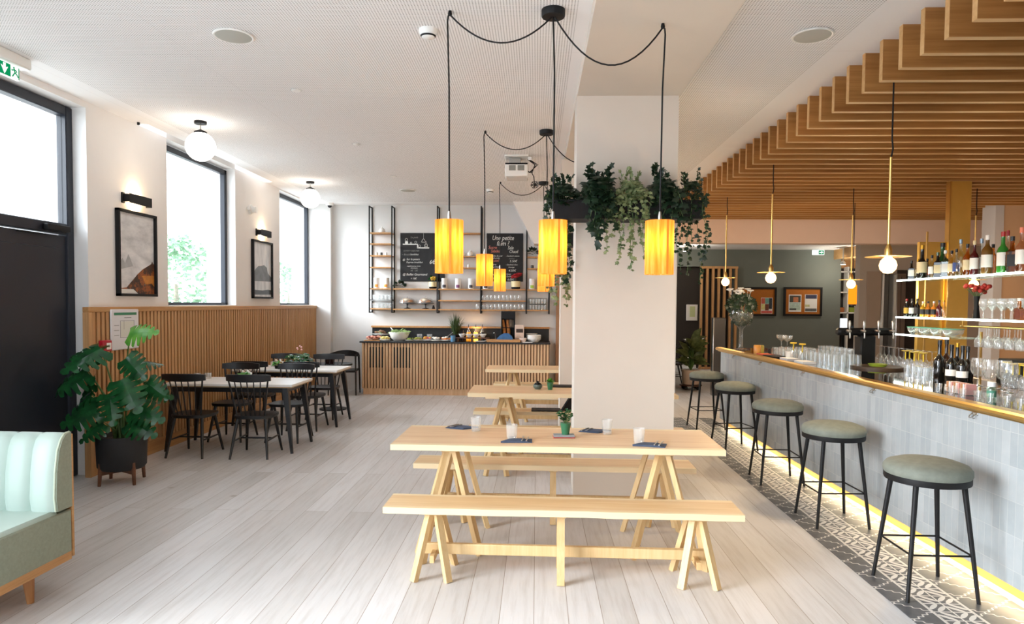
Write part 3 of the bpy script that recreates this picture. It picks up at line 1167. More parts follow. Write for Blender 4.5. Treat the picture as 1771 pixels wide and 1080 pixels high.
# ---- spindle-back chairs
def spindle_chair(label, loc, rz):
    t = thing('spindle_chair', label, 'chair', loc, rz, 'black spindle-back chairs')
    sh = []
    for i in range(20):
        a = 2 * PI * i / 20
        sh.append((.215 * abs(math.cos(a)) ** .6 * (1 if math.cos(a) >= 0 else -1) * (1.0 + .06 * math.sin(a)), .205 * abs(math.sin(a)) ** .6 * (1 if math.sin(a) >= 0 else -1)))
    g = G()
    g.prism([(p[0] * .97, p[1] * .97) for p in sh], .425, .435)
    g.prism(sh, .435, .458)
    g.build('seat', BLKWOOD, t)
    feet = {}
    for sx in (-1, 1):
        for sy in (-1, 1):
            top, bot = Vector((sx * .15, sy * .14, .43)), Vector((sx * .20, sy * .245, 0))
            feet[sx, sy] = (top, bot)
            G().tube([top, top.lerp(bot, .5), bot], [.019, .017, .012], 10).build('leg', BLKWOOD, t)
    f = .56
    for sx in (-1, 1):
        a = feet[sx, -1][0].lerp(feet[sx, -1][1], f)
        b = feet[sx, 1][0].lerp(feet[sx, 1][1], f)
        G().tube([a, a.lerp(b, .5), b], [.008, .011, .008], 8).build('stretcher', BLKWOOD, t)
    a = feet[-1, -1][0].lerp(feet[-1, 1][1], .5) * 1
    p0 = (feet[-1, -1][0].lerp(feet[-1, -1][1], f) + feet[-1, 1][0].lerp(feet[-1, 1][1], f)) / 2
    p1 = (feet[1, -1][0].lerp(feet[1, -1][1], f) + feet[1, 1][0].lerp(feet[1, 1][1], f)) / 2
    G().tube([p0, p0.lerp(p1, .5), p1], [.008, .011, .008], 8).build('stretcher', BLKWOOD, t)

    def arc(s, z):      # back rail centre line: s in -1..1
        return Vector((.235 * s, -.205 - .075 + .055 * s * s - (z - .83) * .12, z))
    g = G()
    n = 14
    vs, fs = [], []
    for i in range(n + 1):
        s = -1 + 2 * i / n
        hh = .042 - .010 * abs(s) ** 3
        for dz, dy in ((-hh, -.011), (-hh, .011), (hh, .011), (hh, -.011)):
            c = arc(s, .875 + dz)
            vs.append((c.x, c.y + dy, c.z))
    for i in range(n):
        for k in range(4):
            fs.append((i * 4 + k, i * 4 + (k + 1) % 4, i * 4 + 4 + (k + 1) % 4, i * 4 + 4 + k))
    fs += [(3, 2, 1, 0), (n * 4, n * 4 + 1, n * 4 + 2, n * 4 + 3)]
    g.add(vs, fs)
    fix_normals(g.build('back_rail', BLKWOOD, t))
    for k in range(7):
        s = -.88 + 1.76 * k / 6
        b = Vector((.165 * s, -.175 + .02 * s * s, .45))
        e = arc(s, .845)
        w = .0095 if k in (0, 6) else .0065
        G().tube([b, b.lerp(e, .5), e], [w, w * 1.15, w], 8).build('spindle', BLKWOOD, t)
    return t


ch = spindle_chair('black spindle chair at the near table, near side, closest to the big potted plant', (-3.76, 7.36, 0), 0)
CH = [
    ('black spindle chair at the near white table, near side, toward the open floor', (-3.07, 7.36, 0), R(3)),
    ('black spindle chair at the near white table, far side, next to the slat wall', (-3.72, 8.22, 0), R(180)),
    ('black spindle chair at the near white table, far side, toward the open floor', (-3.02, 8.22, 0), R(178)),
    ('black spindle chair at the far white table, near side, next to the slat wall', (-3.74, 8.98, 0), R(2)),
    ('black spindle chair at the far white table, near side, toward the open floor', (-3.05, 8.98, 0), 0),
    ('black spindle chair at the far white table, far side, next to the slat wall', (-3.74, 9.86, 0), R(180)),
    ('black spindle chair at the far white table, far side, toward the buffet counter', (-3.10, 9.86, 0), R(180)),
]
for lb, lc, rz in CH:
    dup(ch, lc, rz, label=lb)

WTOP = pm('white_laminate_top', '#e9e6e1', .3)
def dining_table(cx, cy, label):
    t = thing('dining_table', label, 'table', (cx, cy, 0), 0, 'white-topped dining tables')
    L, D = 1.45, .70
    G().box(-L / 2, L / 2, -D / 2, D / 2, .745, .772, .004).build('tabletop', WTOP, t)
    G().box(-L / 2 + .006, L / 2 - .006, -D / 2 + .006, D / 2 - .006, .732, .7455, .003).build('top_edge', wood('plywood_edge', '#bda684', '#97805f', 'X', 30), t)
    g = G()
    for s in (-1, 1):
        g.box(-L / 2 + .1, L / 2 - .1, s * (D / 2 - .07) - .012, s * (D / 2 - .07) + .012, .675, .733)
        g.box(s * (L / 2 - .1) - .012, s * (L / 2 - .1) + .012, -D / 2 + .07, D / 2 - .07, .675, .733)
    g.build('apron', BLKWOOD, t)
    for sx in (-1, 1):
        for sy in (-1, 1):
            G().tube([(sx * (L / 2 - .10), sy * (D / 2 - .08), .732), (sx * (L / 2 - .085), sy * (D / 2 - .07), .62), (sx * (L / 2 - .01), sy * (D / 2 - .02), 0)], [.027, .03, .013], 4, square=True).build('leg', BLKWOOD, t)
    return t


TA = dining_table(-3.42, 7.77, 'white topped black-legged dining table nearest the monstera plant')
TB = dining_table(-3.40, 9.40, 'white topped black-legged dining table farther back, holding the leafy plant')
TZ = .772

t = thing('pedestal_table', 'small black round pedestal table in the back corner', 'table', (-3.2, 10.62, 0))
G().lathe([(.0001, .70), (.3, .70), (.3, .725), (.0001, .725)], n=32).build('tabletop', BLACK, t)
G().cyl(.045, .03, .70, n=16).build('column', BLACK, t)
G().lathe([(.21, 0), (.21, .018), (.06, .04), (.045, .06)], n=32).build('base', BLACK, t)

# armchair at the back wall
t = thing('curved_armchair', 'black low-backed armchair standing by the back wall beside the counter', 'chair', (-3.535, 12.43, 0), R(185))
pts = []
for i in range(13):
    a = PI * (i / 12)
    pts.append((.27 * math.cos(a), -.02 - .24 * math.sin(a), 0))
g = G()
vs, fs = [], []
for i, p in enumerate(pts):
    zt = .80 - .05 * abs(math.cos(PI * i / 12)) ** 2
    zb = zt - .035 - .08 * math.sin(PI * i / 12)
    sc = 1 - .05
    for (q, z) in ((1, zb), (1, zt), (sc, zt), (sc, zb)):
        vs.append((p[0] * q, -.02 + (p[1] + .02) * q, z))
for i in range(12):
    for k in range(4):
        fs.append((i * 4 + k, i * 4 + (k + 1) % 4, i * 4 + 4 + (k + 1) % 4, i * 4 + 4 + k))
fs += [(0, 1, 2, 3), (51, 50, 49, 48)]
fix_normals(G().add(vs, fs).build('curved_back', BLKWOOD, t))
G().box(-.24, .24, -.2, .24, .42, .46, .015).build('seat', BLKWOOD, t)
for sx in (-1, 1):
    for sy, zt in ((-1, .72), (1, .75)):
        G().tube([(sx * .235, sy * .17, zt if sy > 0 else .72), (sx * .25, sy * .21, 0)], [.017, .012], 8).build('leg', BLKWOOD, t)

# ---- bar stools
VELV = pm('grey_green_velvet', '#74796f', .75, noise=.12, nscale=22)
def stool(label, x, y, rz):
    t = thing('bar_stool', label, 'bar stool', (x, y, 0), rz, 'bar stools along the counter')
    G().lathe([(.226, .695), (.233, .71), (.232, .735), (.215, .757), (.16, .777), (.08, .787), (.0001, .79)], n=40).build('seat_cushion', VELV, t)
    G().lathe([(.0001, .66), (.226, .66), (.228, .668), (.228, .697), (.2, .697)], n=40).build('seat_ring', BLACK, t)
    c = []
    for sx, sy in ((-1, -1), (1, -1), (1, 1), (-1, 1)):
        top, bot = Vector((sx * .135, sy * .135, .665)), Vector((sx * .198, sy * .198, 0))
        G().tube([top, bot], [.0155, .0105], 12).build('leg', BLACK, t)
        c.append(top.lerp(bot, .60 if sy < 0 else .60))
    for i in range(4):
        G().tube([c[i], c[(i + 1) % 4]], .006, 8).build('foot_bar', BLACK, t)
    return t


s0 = stool('grey-green round bar stool nearest the camera', 2.318, 4.09, 0)
for lb, x, y, rz in (('second bar stool from the camera, beside the table end', 2.32, 5.37, R(2)),
                     ('third bar stool from the camera, middle of the five', 2.318, 6.60, R(-2)),
                     ('fourth bar stool from the camera, partly behind the third', 2.345, 8.10, R(10)),
                     ('farthest bar stool, at the far end of the bar', 2.34, 9.42, R(6))):
    dup(s0, (x, y, 0), rz, label=lb)

# ---- mint booth seat, bottom left
MINT = pm('mint_leatherette', '#b3c4bb', .42, noise=.02, nscale=6)
SAGE = pm('sage_fabric', '#8b9180', .85, noise=.08, nscale=60)
bt = thing('booth_bench', 'mint channel-tufted booth bench with sage side and oak base', 'booth', (-2.74, 3.9, 0), R(-1.5))
L = 2.2
g = G()
nch = 15
w = .150
# channelled back cushion: bulging vertical channels, top rolled over
vs, fs = [], []
prof = [(.47, -.145), (.55, -.155), (.70, -.145), (.82, -.125), (.875, -.10), (.90, -.07), (.905, -.03)]
xs = []
for c in range(nch):
    for q in range(6):
        xs.append((c, q / 6))
xs.append((nch - 1, 1.0))
for c, q in xs:
    x = -(c + q) * w
    bul = .026 * (max(0, math.sin(PI * q)) ** .32)
    for z, yy in prof:
        vs.append((x, yy + .018 - bul, z + (.006 * bul / .02 if z > .88 else 0)))
k = len(prof)
for i in range(len(xs) - 1):
    for j in range(k - 1):
        fs.append((i * k + j, i * k + j + 1, (i + 1) * k + j + 1, (i + 1) * k + j))
fix_normals(G().add(vs, fs).build('back_cushion', MINT, bt, angle=50))
side = [(-.145, .47), (-.155, .55), (-.147, .70), (-.126, .82), (-.10, .875), (-.07, .905), (-.028, .912), (-.028, .47)]
G().prism([(p[0] + .018, p[1]) for p in side], -.02, .012, 'X').build('back_side', SAGE, bt)
G().box(-L, 0, -.03, -.012, .47, .905).build('back_core', SAGE, bt)
G().tube([(.0, p[0] + .016, p[1]) for p in side[:-1]], .006, 8).build('piping', pm('pale_piping', '#b9c3ae', .6), bt)
G().box(-L, .012, -.012, .006, .17, .898, .003).build('back_board', OAK_PH, bt)
g = G().box(-L, .0, -.85, -.10, .40, .475, .02)
g.build('seat_cushion', MINT, bt)
G().box(-L, .010, -.84, -.012, .20, .455, .008).build('seat_base', SAGE, bt)
G().box(-L, .008, -.86, -.012, .155, .21, .004).build('base_rail', OAK_PH, bt)
for x, y in ((-.06, -.27), (-.06, -.78), (-1.9, -.27)):
    G().tube([(x, y, .16), (x + .012, y, 0)], [.032, .018], 14).build('leg', wood('walnut_oak_leg', '#b9824f', '#8d5c33', 'Z'), bt)
# ================================================================== PLANTS
LEAF_M = mat_leaf('monstera_leaf', '#143f22', '#246535', .14)
LEAF_L = mat_leaf('fresh_leaf', '#4a8f33', '#6fae44', .3)
IVY_D = mat_leaf('dark_ivy_leaf', '#14261a', '#27402a', .4)
IVY_V = mat_leaf('variegated_ivy_leaf', '#33502a', '#a9b583', .45)
STEM = pm('green_stem', '#4c6b34', .5)
SOIL = pm('potting_soil', '#2b2019', .95, noise=.3, nscale=40, bump=.5)


def basis(pos, fwd, up):
    f = Vector(fwd).normalized()
    u = Vector(up)
    u = (u - f * u.dot(f))
    if u.length < 1e-4:
        u = Vector((1, 0, 0)) - f * f.x
    u.normalize()
    s = f.cross(u)
    return Matrix(((f.x, s.x, u.x, pos[0]), (f.y, s.y, u.y, pos[1]), (f.z, s.z, u.z, pos[2]), (0, 0, 0, 1)))


def monstera_leaf(g, pos, fwd, up, L):
    """split heart-shaped leaf; x along midrib, y across, z up; tip droops"""
    m = basis(pos, fwd, up)
    W = L * .48

    def half(t):
        return W * (math.sin(PI * min(1, max(0, (t + .06) / 1.06)) ** .62)) ** .8

    def P(t, s, k=1.0):
        y = s * half(max(.02, min(.985, t))) * k
        x = L * (t - .14 * (k ** 2) * (1 - t) + .07 * k * k * t)
        z = -.22 * L * t * t - .35 * abs(y) * abs(y) / W + .05 * L
        return (x, y, z)
    lobes = 6
    for s in (-1, 1):
        for q in range(lobes):
            t0, t1 = q / lobes, (q + 1) / lobes
            w_ = t1 - t0
            sl = .20 * w_ if 0 < q else 0
            mid = .33
            pts = [P(t0, s, 0), P(t1, s, 0), P(t1, s, mid), P(t0, s, mid),
                   P(t1 - sl * .7, s, .72), P(t0 + sl, s, .72),
                   P(t1 - sl * 1.2, s, .93), P(t0 + sl * 1.4, s, .93), P(t1 - w_ * .42, s, 1.02)]
            g.add(pts, [(0, 1, 2, 3), (3, 2, 4, 5), (5, 4, 6, 7), (7, 6, 8)], m)


mt = thing('monstera_plant', 'large monstera plant in black pot on wooden stand by the entrance', 'potted plant', (-3.84, 6.16, 0))
G().lathe([(.0001, .135), (.185, .135), (.205, .16), (.215, .43), (.215, .445), (.200, .445), (.195, .40), (.0001, .40)], n=40).build('pot', pm('matt_black_ceramic', '#1b1b1e', .6, noise=.15, nscale=8), mt)
G().lathe([(.0001, .405), (.196, .402), (.0001, .40)][:2] + [(.196, .395)], n=24).build('soil', SOIL, mt)
WAL = wood('walnut_stand', '#7a4a2c', '#4f2d1a', 'Z', 18)
sd = G()
for k in range(4):
    a = PI / 4 + k * PI / 2 + .25
    sd.tube([(.185 * math.cos(a), .185 * math.sin(a), .20), (.20 * math.cos(a), .20 * math.sin(a), 0)], [.019, .014], 10)
    G().tube([(.19 * math.cos(a), .19 * math.sin(a), .205), (.205 * math.cos(a), .205 * math.sin(a), 0)], [.02, .014], 10).build('stand_leg', WAL, mt)
G().bar((.19 * math.cos(PI / 4 + .25), .19 * math.sin(PI / 4 + .25), .115), (-.19 * math.cos(PI / 4 + .25), -.19 * math.sin(PI / 4 + .25), .115), .03, .035).bar(
    (.19 * math.cos(3 * PI / 4 + .25), .19 * math.sin(3 * PI / 4 + .25), .115), (-.19 * math.cos(3 * PI / 4 + .25), -.19 * math.sin(3 * PI / 4 + .25), .115), .03, .035).build('stand_cross', WAL, mt)
rnd = random.Random(7)
spec = [  # leaf base around the stem, tip direction, length
    (-.08, -.16, 1.24, (-.25, -.75, -.1), .36), (.13, -.06, 1.38, (.9, -.3, .25), .27), (.14, -.14, 1.16, (.75, -.6, -.5), .27),
    (-.24, -.10, 1.03, (-.75, -.6, -.35), .36), (-.16, -.02, 1.20, (-.9, -.2, .05), .30), (.13, -.18, .97, (.55, -.7, -.55), .35),
    (.26, -.02, .93, (.9, -.2, -.55), .24), (-.26, -.02, .80, (-.8, -.3, -.75), .33),
    (-.14, -.13, .70, (-.8, -.6, -.25), .34), (.02, -.19, .84, (.3, -.9, -.55), .30), (.20, -.12, .70, (.9, -.4, -.15), .30),
    (-.06, -.16, .57, (-.6, -.7, -.35), .25), (.16, -.12, .58, (.9, -.45, -.25), .28), (-.28, .04, .93, (-.85, .2, -.6), .28),
    (.04, .14, 1.10, (.3, .8, .1), .28), (.14, .14, .84, (.6, .7, -.1), .26)]
gl, gy, gs = G(), G(), G()
for i, (x, y, z, d, Lf) in enumerate(spec):
    up = Vector((-d[0] * .1, -.95, .8))
    monstera_leaf(gy if i in (1,) else gl, (x, y, z), (d[0], d[1] * .5, d[2] - .1), up + Vector((rnd.uniform(-.35, .35), 0, rnd.uniform(-.3, .3))), Lf)
    b = (rnd.uniform(-.05, .05), rnd.uniform(-.05, .05), .40)
    md = (x * .45, y * .45, .40 + (z - .40) * .62)
    gs.tube([b, md, (x, y, z + .014)], [.011, .008, .005], 7)
for q_ in (gl, gy):
    q_.v = [(max(p_[0], -.345 if p_[1] > .08 else -.50), min(p_[1], .5), p_[2]) for p_ in q_.v]
gl.build('foliage', LEAF_M, mt, angle=60)
gy.build('young_leaf', LEAF_L, mt, angle=60)
gs.tube([(0, 0, .39), (.01, -.01, .6), (-.01, .0, .85)], [.028, .022, .012], 8)
gs.build('stems', STEM, mt)


def ivy_leaf(g, pos, fwd, up, s):
    m = basis(pos, fwd, up)
    k = [(0, 0, 0), (.15, -.38, -.05), (.42, -.30, -.03), (.55, -.50, -.1), (.68, -.2, -.03), (1.0, 0, -.14), (.68, .2, -.03), (.55, .50, -.1), (.42, .30, -.03), (.15, .38, -.05), (.45, 0, .05)]
    g.add([(a * s, b * s, c * s) for a, b, c in k], [(0, 1, 2, 10), (10, 2, 3, 4), (10, 4, 5), (10, 5, 6), (10, 6, 7, 8), (0, 10, 8, 9)], m)


def ivy(name, label, x0, x1, y0, y1, z, n_mound, vines, mat, size, seed, hmound=.16):
    """mound of leaves over the planter plus hanging vines: vines = list of (x, y, length)"""
    r = random.Random(seed)
    t = thing(name, label, 'plant', ((x0 + x1) / 2, (y0 + y1) / 2, z))
    ox, oy = (x0 + x1) / 2, (y0 + y1) / 2
    g, s = G(), G()
    for i in range(n_mound):
        a, e = r.uniform(0, 2 * PI), r.uniform(-.35, 1.35)
        k = r.uniform(.72, 1.02)
        px = (x1 - x0) / 2 * math.cos(a) * math.cos(e) * k * 1.08
        py = (y1 - y0) / 2 * math.sin(a) * math.cos(e) * k * 1.25
        pz = hmound * math.sin(e) * k
        d = Vector((px * 1.2 + r.uniform(-.1, .1), py * 1.2 - .03 + r.uniform(-.1, .1), r.uniform(-.2, .05)))
        ivy_leaf(g, (px, py, pz), d, Vector((px * 2, py * 2 - .3, .35 + pz)), size * r.uniform(.7, 1.2))
    for vx, vy, ln in vines:
        px, py = vx - ox, vy - oy
        pts = []
        q = max(4, int(ln / .045))
        sway = r.uniform(-.05, .05)
        for i in range(q + 1):
            f = i / q
            pts.append(Vector((px + sway * f + .012 * math.sin(f * 9 + vx * 20), py - .02 * math.sin(f * 3), .04 - ln * f)))
        s.tube(pts, .0022, 5)
        for i in range(q + 1):
            for rep in range(2 if size > .04 else 1):
                a = r.uniform(-PI, PI)
                d = Vector((math.cos(a), math.sin(a) - .45, r.uniform(-.9, -.1)))
                ivy_leaf(g, pts[i] + Vector((r.uniform(-.01, .01), r.uniform(-.02, .01), r.uniform(-.02, .02))), d, Vector((r.uniform(-.3, .3), -1, .5)), size * r.uniform(.6, 1.1))
    for k in range(7):
        a = r.uniform(0, PI)
        px, pz = (x1 - x0) * .4 * math.cos(a), hmound * (.9 + r.uniform(.1, .65))
        s.tube([(px * .6, 0, -.03), (px, 0, pz)], .0025, 5)
        for q in range(4):
            ivy_leaf(g, (px, -.01, pz - .028 * q), (r.uniform(-1, 1), -.7, r.uniform(.0, .9)), (r.uniform(-.3, .3), -.8, .4), size * .85)
    g.build('foliage', mat, t, angle=60)
    s.build('stems', STEM, t)
    return t


pt = thing('pillar_planter', 'long black planter box fixed across the front of the pillar', 'planter', (.74, 5.81, 0))
g = G()
g.box(-.61, .61, -.15, -.14, 2.39, 2.545, .002)
g.box(-.61, .61, .14, .15, 2.39, 2.545, .002)
g.box(-.61, -.60, -.14, .14, 2.39, 2.545)
g.box(.60, .61, -.14, .14, 2.39, 2.545)
g.box(-.60, .60, -.14, .14, 2.39, 2.40)
g.build('planter_box', BLACK, pt)
G().box(-.60, .60, -.14, .14, 2.40, 2.51).build('soil', SOIL, pt)
rv = random.Random(3)
ivy('hanging_ivy', 'dark ivy spilling over the left end of the pillar planter', .10, .34, 5.66, 5.94, 2.56 , 260, [(.08 + .03 * k, 5.68 + .05 * k, .18 + .07 * (k % 3)) for k in range(5)] + [(.24, 5.9, .58), (.27, 5.93, .70)], IVY_D, .062, 11, .14)
ivy('hanging_ivy', 'dark big-leaved ivy left of centre on the pillar planter', .40, .62, 5.60, 5.92, 2.57, 330, [(.42 + .035 * k, 5.60, .26 + .05 * (k % 4)) for k in range(6)], IVY_D, .075, 12, .19)
ivy('hanging_ivy', 'pale variegated ivy trailing down the middle of the pillar', .67, .88, 5.60, 5.92, 2.57, 340, [(.60 + .034 * k, 5.62 - .01 * (k % 2), (.50, .34, .56, .44, .62, .5, .36, .52, .40, .3)[k]) for k in range(10)], IVY_V, .047, 13, .16)
ivy('hanging_ivy', 'dark ivy right of centre behind the right lampshade', .94, 1.14, 5.60, 5.92, 2.57, 300, [(.98 + .04 * k, 5.60, .16 + .05 * (k % 3)) for k in range(5)], IVY_D, .068, 14, .17)
ivy('hanging_ivy', 'thin trailing vines at the right end of the pillar planter', 1.19, 1.38, 5.62, 5.94, 2.55, 220, [(1.16 + .03 * k, 5.66 + .02 * (k % 3), (.45, .62, .38, .66, .5, .7, .42, .5)[k]) for k in range(8)], IVY_D, .042, 15, .17)
pt2 = dup(pt, (.74, 8.43, 0), label='black planter box on the second pillar, half hidden behind lamps')
ivy('hanging_ivy', 'trailing plant on the second pillar seen left of the first pillar', .10, .36, 8.30, 8.54, 2.56, 70, [(.14 + .03 * k, 8.27, .6 + .1 * (k % 4)) for k in range(8)], IVY_V, .06, 16, .14)

# leafy plant on the far white table
t = thing('leafy_table_plant', 'bushy green plant in low dark pot on the far white table', 'potted plant', (-3.33, 9.42, TZ))
G().lathe([(.0001, 0), (.075, 0), (.10, .07), (.10, .08), (.085, .08), (.0001, .07)], n=24).build('pot', BLACK, t)
g, s = G(), G()
r = random.Random(5)
for i in range(34):
    a, e = r.uniform(0, 2 * PI), r.uniform(-.1, 1.2)
    d = Vector((math.cos(a) * math.cos(e), math.sin(a) * math.cos(e), math.sin(e)))
    ctr = Vector((0, 0, .10)) + Vector((d.x * .14, d.y * .12, d.z * .12)) * r.uniform(.6, 1)
    ivy_leaf(g, ctr, (d.x, d.y, -.15), (d.x * .5, d.y * .5 - .3, .9), .12 * r.uniform(.7, 1.15))
    s.tube([(0, 0, .07), ctr], .003, 5)
g.build('foliage', LEAF_M, t, angle=60)
s.build('stems', STEM, t)
g = G()
for k in range(5):
    g.ball(.014, (.03 * math.cos(k * 2) + .02, -.04 * math.sin(k), .25 + .012 * k), 8)
g.build('pink_flowers', pm('pale_pink_petal', '#e6b2b0', .6), t)


def small_pot_plant(label, x, y, z, flower=False, pot=BLACK, lay=True):
    t = thing('small_flower_pot', label, 'potted plant', (x, y, z))
    G().lathe([(.0001, 0), (.03, 0), (.036, .045), (.031, .045), (.0001, .038)], n=18).build('pot', pot, t)
    g = G()
    r = random.Random(int(x * 100))
    for i in range(16):
        a = r.uniform(0, 2 * PI)
        d = Vector((math.cos(a), math.sin(a), r.uniform(.1, 1.0)))
        ivy_leaf(g, Vector((0, 0, .045)) + d * .025, d, (0, -.4, 1), .06)
    g.build('foliage', LEAF_L, t, angle=60)
    if flower:
        g = G()
        for i in range(5):
            g.ball(.014, (.05 * math.cos(i * 1.3) + .03, .03 * math.sin(i * 1.3), .09 + .008 * i), 8)
        g.build('white_blossoms', pm('white_petal', '#f4f1ec', .6), t)


small_pot_plant('little plant with white blossoms in a dark dish on the near white table', -3.36, 7.72, TZ, True)
small_pot_plant('little bright green sprig in front of the leafy plant on the far white table', -3.56, 9.24, TZ, True)

def tumbler(label, x, y, z, group, r=.038, h=.09, mat=None):
    t = tag(G().lathe([(.0001, .004), (r * .82, .004), (r * .85, .0), (r, h), (r * .93, h), (r * .78, .012), (.0001, .012)], n=18).build('glass_tumbler', mat or CLEAR, None, (x, y, z)), label, 'glass', group)
    return t


for k, (x, y) in enumerate(((-3.98, 7.86), (-3.88, 7.92))):
    tumbler('clear tumbler on the wall end of the near white table', x, y, TZ, 'tumblers on the near white table', .04, .07)
for k, (x, y) in enumerate(((-3.86, 9.5), (-3.72, 9.52))):
    tumbler('clear tumbler on the wall end of the far white table', x, y, TZ, 'tumblers on the far white table', .042, .075)
for k, x in enumerate((-3.28, -3.20)):
    t = tag(G().lathe([(.0001, 0), (.036, 0), (.038, .085), (.033, .085), (.032, .01), (.0001, .01)], n=18).build('candle_jar', pm('dark_red_glass', '#2a1114', .15), None, (x, 10.58, .725)),
            'dark red candle jar on the black pedestal table', 'candle holder', 'candle jars on the pedestal table')

# ================================================================== BUFFET COUNTER
cx0, cx1, cyf = -3.22, .245, 12.40
bc = thing('buffet_counter', 'long slatted oak buffet counter with black worktop against the back wall', 'counter', ((cx0 + cx1) / 2, 12.75, 0))
hw = (cx1 - cx0) / 2
yf = cyf - 12.75
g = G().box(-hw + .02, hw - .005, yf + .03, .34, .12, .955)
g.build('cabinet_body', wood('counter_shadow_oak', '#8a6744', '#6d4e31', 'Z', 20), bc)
# slats, with two louvred openings
SLN = 62
pitch = (2 * hw - .02) / SLN
g = G()
vent = [(-hw + .13, -hw + .43), (-hw + .60, -hw + .90)]
for i in range(SLN):
    x = -hw + .01 + pitch * (i + .5)
    g.box(x - pitch * .33, x + pitch * .33, yf, yf + .032, .115, .955, .002)
g.build('slat_front', OAK_C, bc)
for a, b in vent:
    gg = G()
    for i in range(SLN):
        x = -hw + .01 + pitch * i
        if a <= x <= b:
            gg.box(x - pitch * .24, x + pitch * .24, yf - .002, yf + .031, .50, .875)
    gg.build('vent_slots', pm('vent_black', '#0d0d0e', .8), bc, flat=True)
G().box(-hw + .04, hw - .02, yf + .02, .34, 0, .115).build('plinth', OAK_C, bc)
G().box(-hw - .02, hw + .01, yf - .025, .35, .955, .985, .003).build('worktop', pm('black_worktop', '#17181a', .35), bc)
CZ = .985
bs = thing('counter_backsplash', 'black backsplash board with oak ledge behind the buffet', 'backsplash', (0, BACK, 0))
G().box(-3.17, .24, -.03, -.002, CZ, 1.215).build('black_board', pm('black_board', '#101113', .5), bs)
G().box(-3.18, .25, -.085, -.002, 1.215, 1.25, .003).build('oak_ledge', OAK_PH, bs)

# wall rack
rk = thing('wall_shelf_rack', 'black metal wall rack of ladder frames with oak shelves', 'shelf', (0, BACK, 0))
RX = [-3.175, -2.745, -1.88, -1.055, -.195, .235]
for x in RX:
    g = G()
    for (ya, yb) in ((-.25, -.23), (-.022, -.002)):
        g.box(x - .011, x + .011, ya, yb, 1.50, 3.52)
    for z in (1.50, 3.50, 1.56, 1.735, 1.955):
        g.box(x - .009, x + .009, -.24, -.01, z, z + .018)
    g.build('ladder_frame', BLACK, rk, flat=True)
SH = {0: [3.02, 2.815, 2.59, 2.37, 1.965, 1.745, 1.585], 1: [1.965, 1.578], 2: [3.02, 2.585, 2.37, 1.965, 1.75, 1.578], 3: [1.965, 1.75, 1.578], 4: [2.58, 2.36, 1.965, 1.578]}
for b, zs in SH.items():
    for z in zs:
        gl_ = (b == 0 and z in (1.745,))
        G().box(RX[b] + .012, RX[b + 1] - .012, -.245, -.005, z - .022, z, .002).build('glass_shelf' if gl_ else 'shelf_board', CLEAR if gl_ else OAK_PH, rk)
SY = BACK - .125


def lathe_thing(name, prof, mat, loc, label, cat, group=None, n=20):
    return tag(G().lathe(prof, n=n).build(name, mat, None, loc), label, cat, group)


def onion_vase(x, z, label):
    lathe_thing('onion_vase', [(.0001, 0), (.05, 0), (.062, .03), (.058, .06), (.03, .09), (.012, .105), (.012, .118), (.0001, .116)], CREAM, (x, SY, z), label, 'vase')


onion_vase(-2.96, 3.022, 'white onion-shaped vase on the topmost left shelf')
onion_vase(-1.27, 2.587, 'white onion-shaped vase on the middle shelf right of the front lamp')
onion_vase(-1.42, 2.587, 'white onion-shaped vase partly behind the left front lampshade')
JC = (('#e9e4d6', 'cream'), ('#4a4a48', 'dark grey'), ('#f4f2ee', 'white'))
for (c, nm), x in zip(JC, (-3.06, -2.97, -2.88)):
    lathe_thing('small_jar', [(.0001, 0), (.024, 0), (.024, .05), (.02, .058), (.0001, .058)], pm('jar_' + nm.replace(' ', '_'), c, .4), (x, SY, 2.592), 'small %s spice jar on the third left shelf' % nm, 'jar', n=14)
for x, nm in ((-1.41, 'white'), (-1.30, 'white')):
    lathe_thing('small_jar', [(.0001, 0), (.022, 0), (.022, .05), (.018, .058), (.0001, .058)], pm('jar_white', '#f4f2ee', .4), (x, SY, 2.372), 'small white jar on the shelf under the onion vases', 'jar', 'white jars under the onion vases', n=14)
lathe_thing('small_jar', [(.0001, 0), (.03, 0), (.03, .05), (.024, .062), (.0001, .062)], pm('jar_dark_grey', '#4a4a48', .4), (-.09, SY, 2.362), 'small dark jar on the narrow right-end shelf', 'jar', n=14)


def canister(x, z, col, label, h=.20):
    t = thing('tea_canister', label, 'canister', (x, SY, z), 0, None)
    G().lathe([(.0001, 0), (.056, 0), (.056, h - .03)], n=24).build('can_body', pm('white_tin', '#e8e8e8', .35), t)
    G().lathe([(.057, h - .03), (.057, h - .004), (.05, h), (.0001, h)], n=24).build('can_lid', WHITEP, t)
    vs, fs = [], []
    for i in range(9):
        a = -PI / 2 + (i - 4) * .16
        for zz in (.02, .075):
            vs.append((.0568 * math.cos(a), .0568 * math.sin(a), zz))
    for i in range(8):
        fs.append((i * 2, i * 2 + 2, i * 2 + 3, i * 2 + 1))
    G().add(vs, fs).build('colour_label', pm('label_' + col.strip('#'), col, .5), t)


canister(-3.06, 1.967, '#e9a24c', 'white tea canister with orange label, left of the pair at rack end')
canister(-2.88, 1.967, '#e5983f', 'white tea canister with orange label, right of the pair at rack end')
canister(-1.76, 1.967, '#4a4a55', 'white tea canister with dark grey label beside the yellow flowers')
canister(-1.50, 1.967, '#7b4a78', 'white tea canister with purple label')
canister(-1.25, 1.967, '#3f3f47', 'white tea canister with charcoal label left of the rack post')
canister(-.97, 1.967, '#2b2b2e', 'white tea canister with black label behind the middle left lamp')
canister(-.09, 1.967, '#a5cf4c', 'white tea canister with green label at right end of rack')


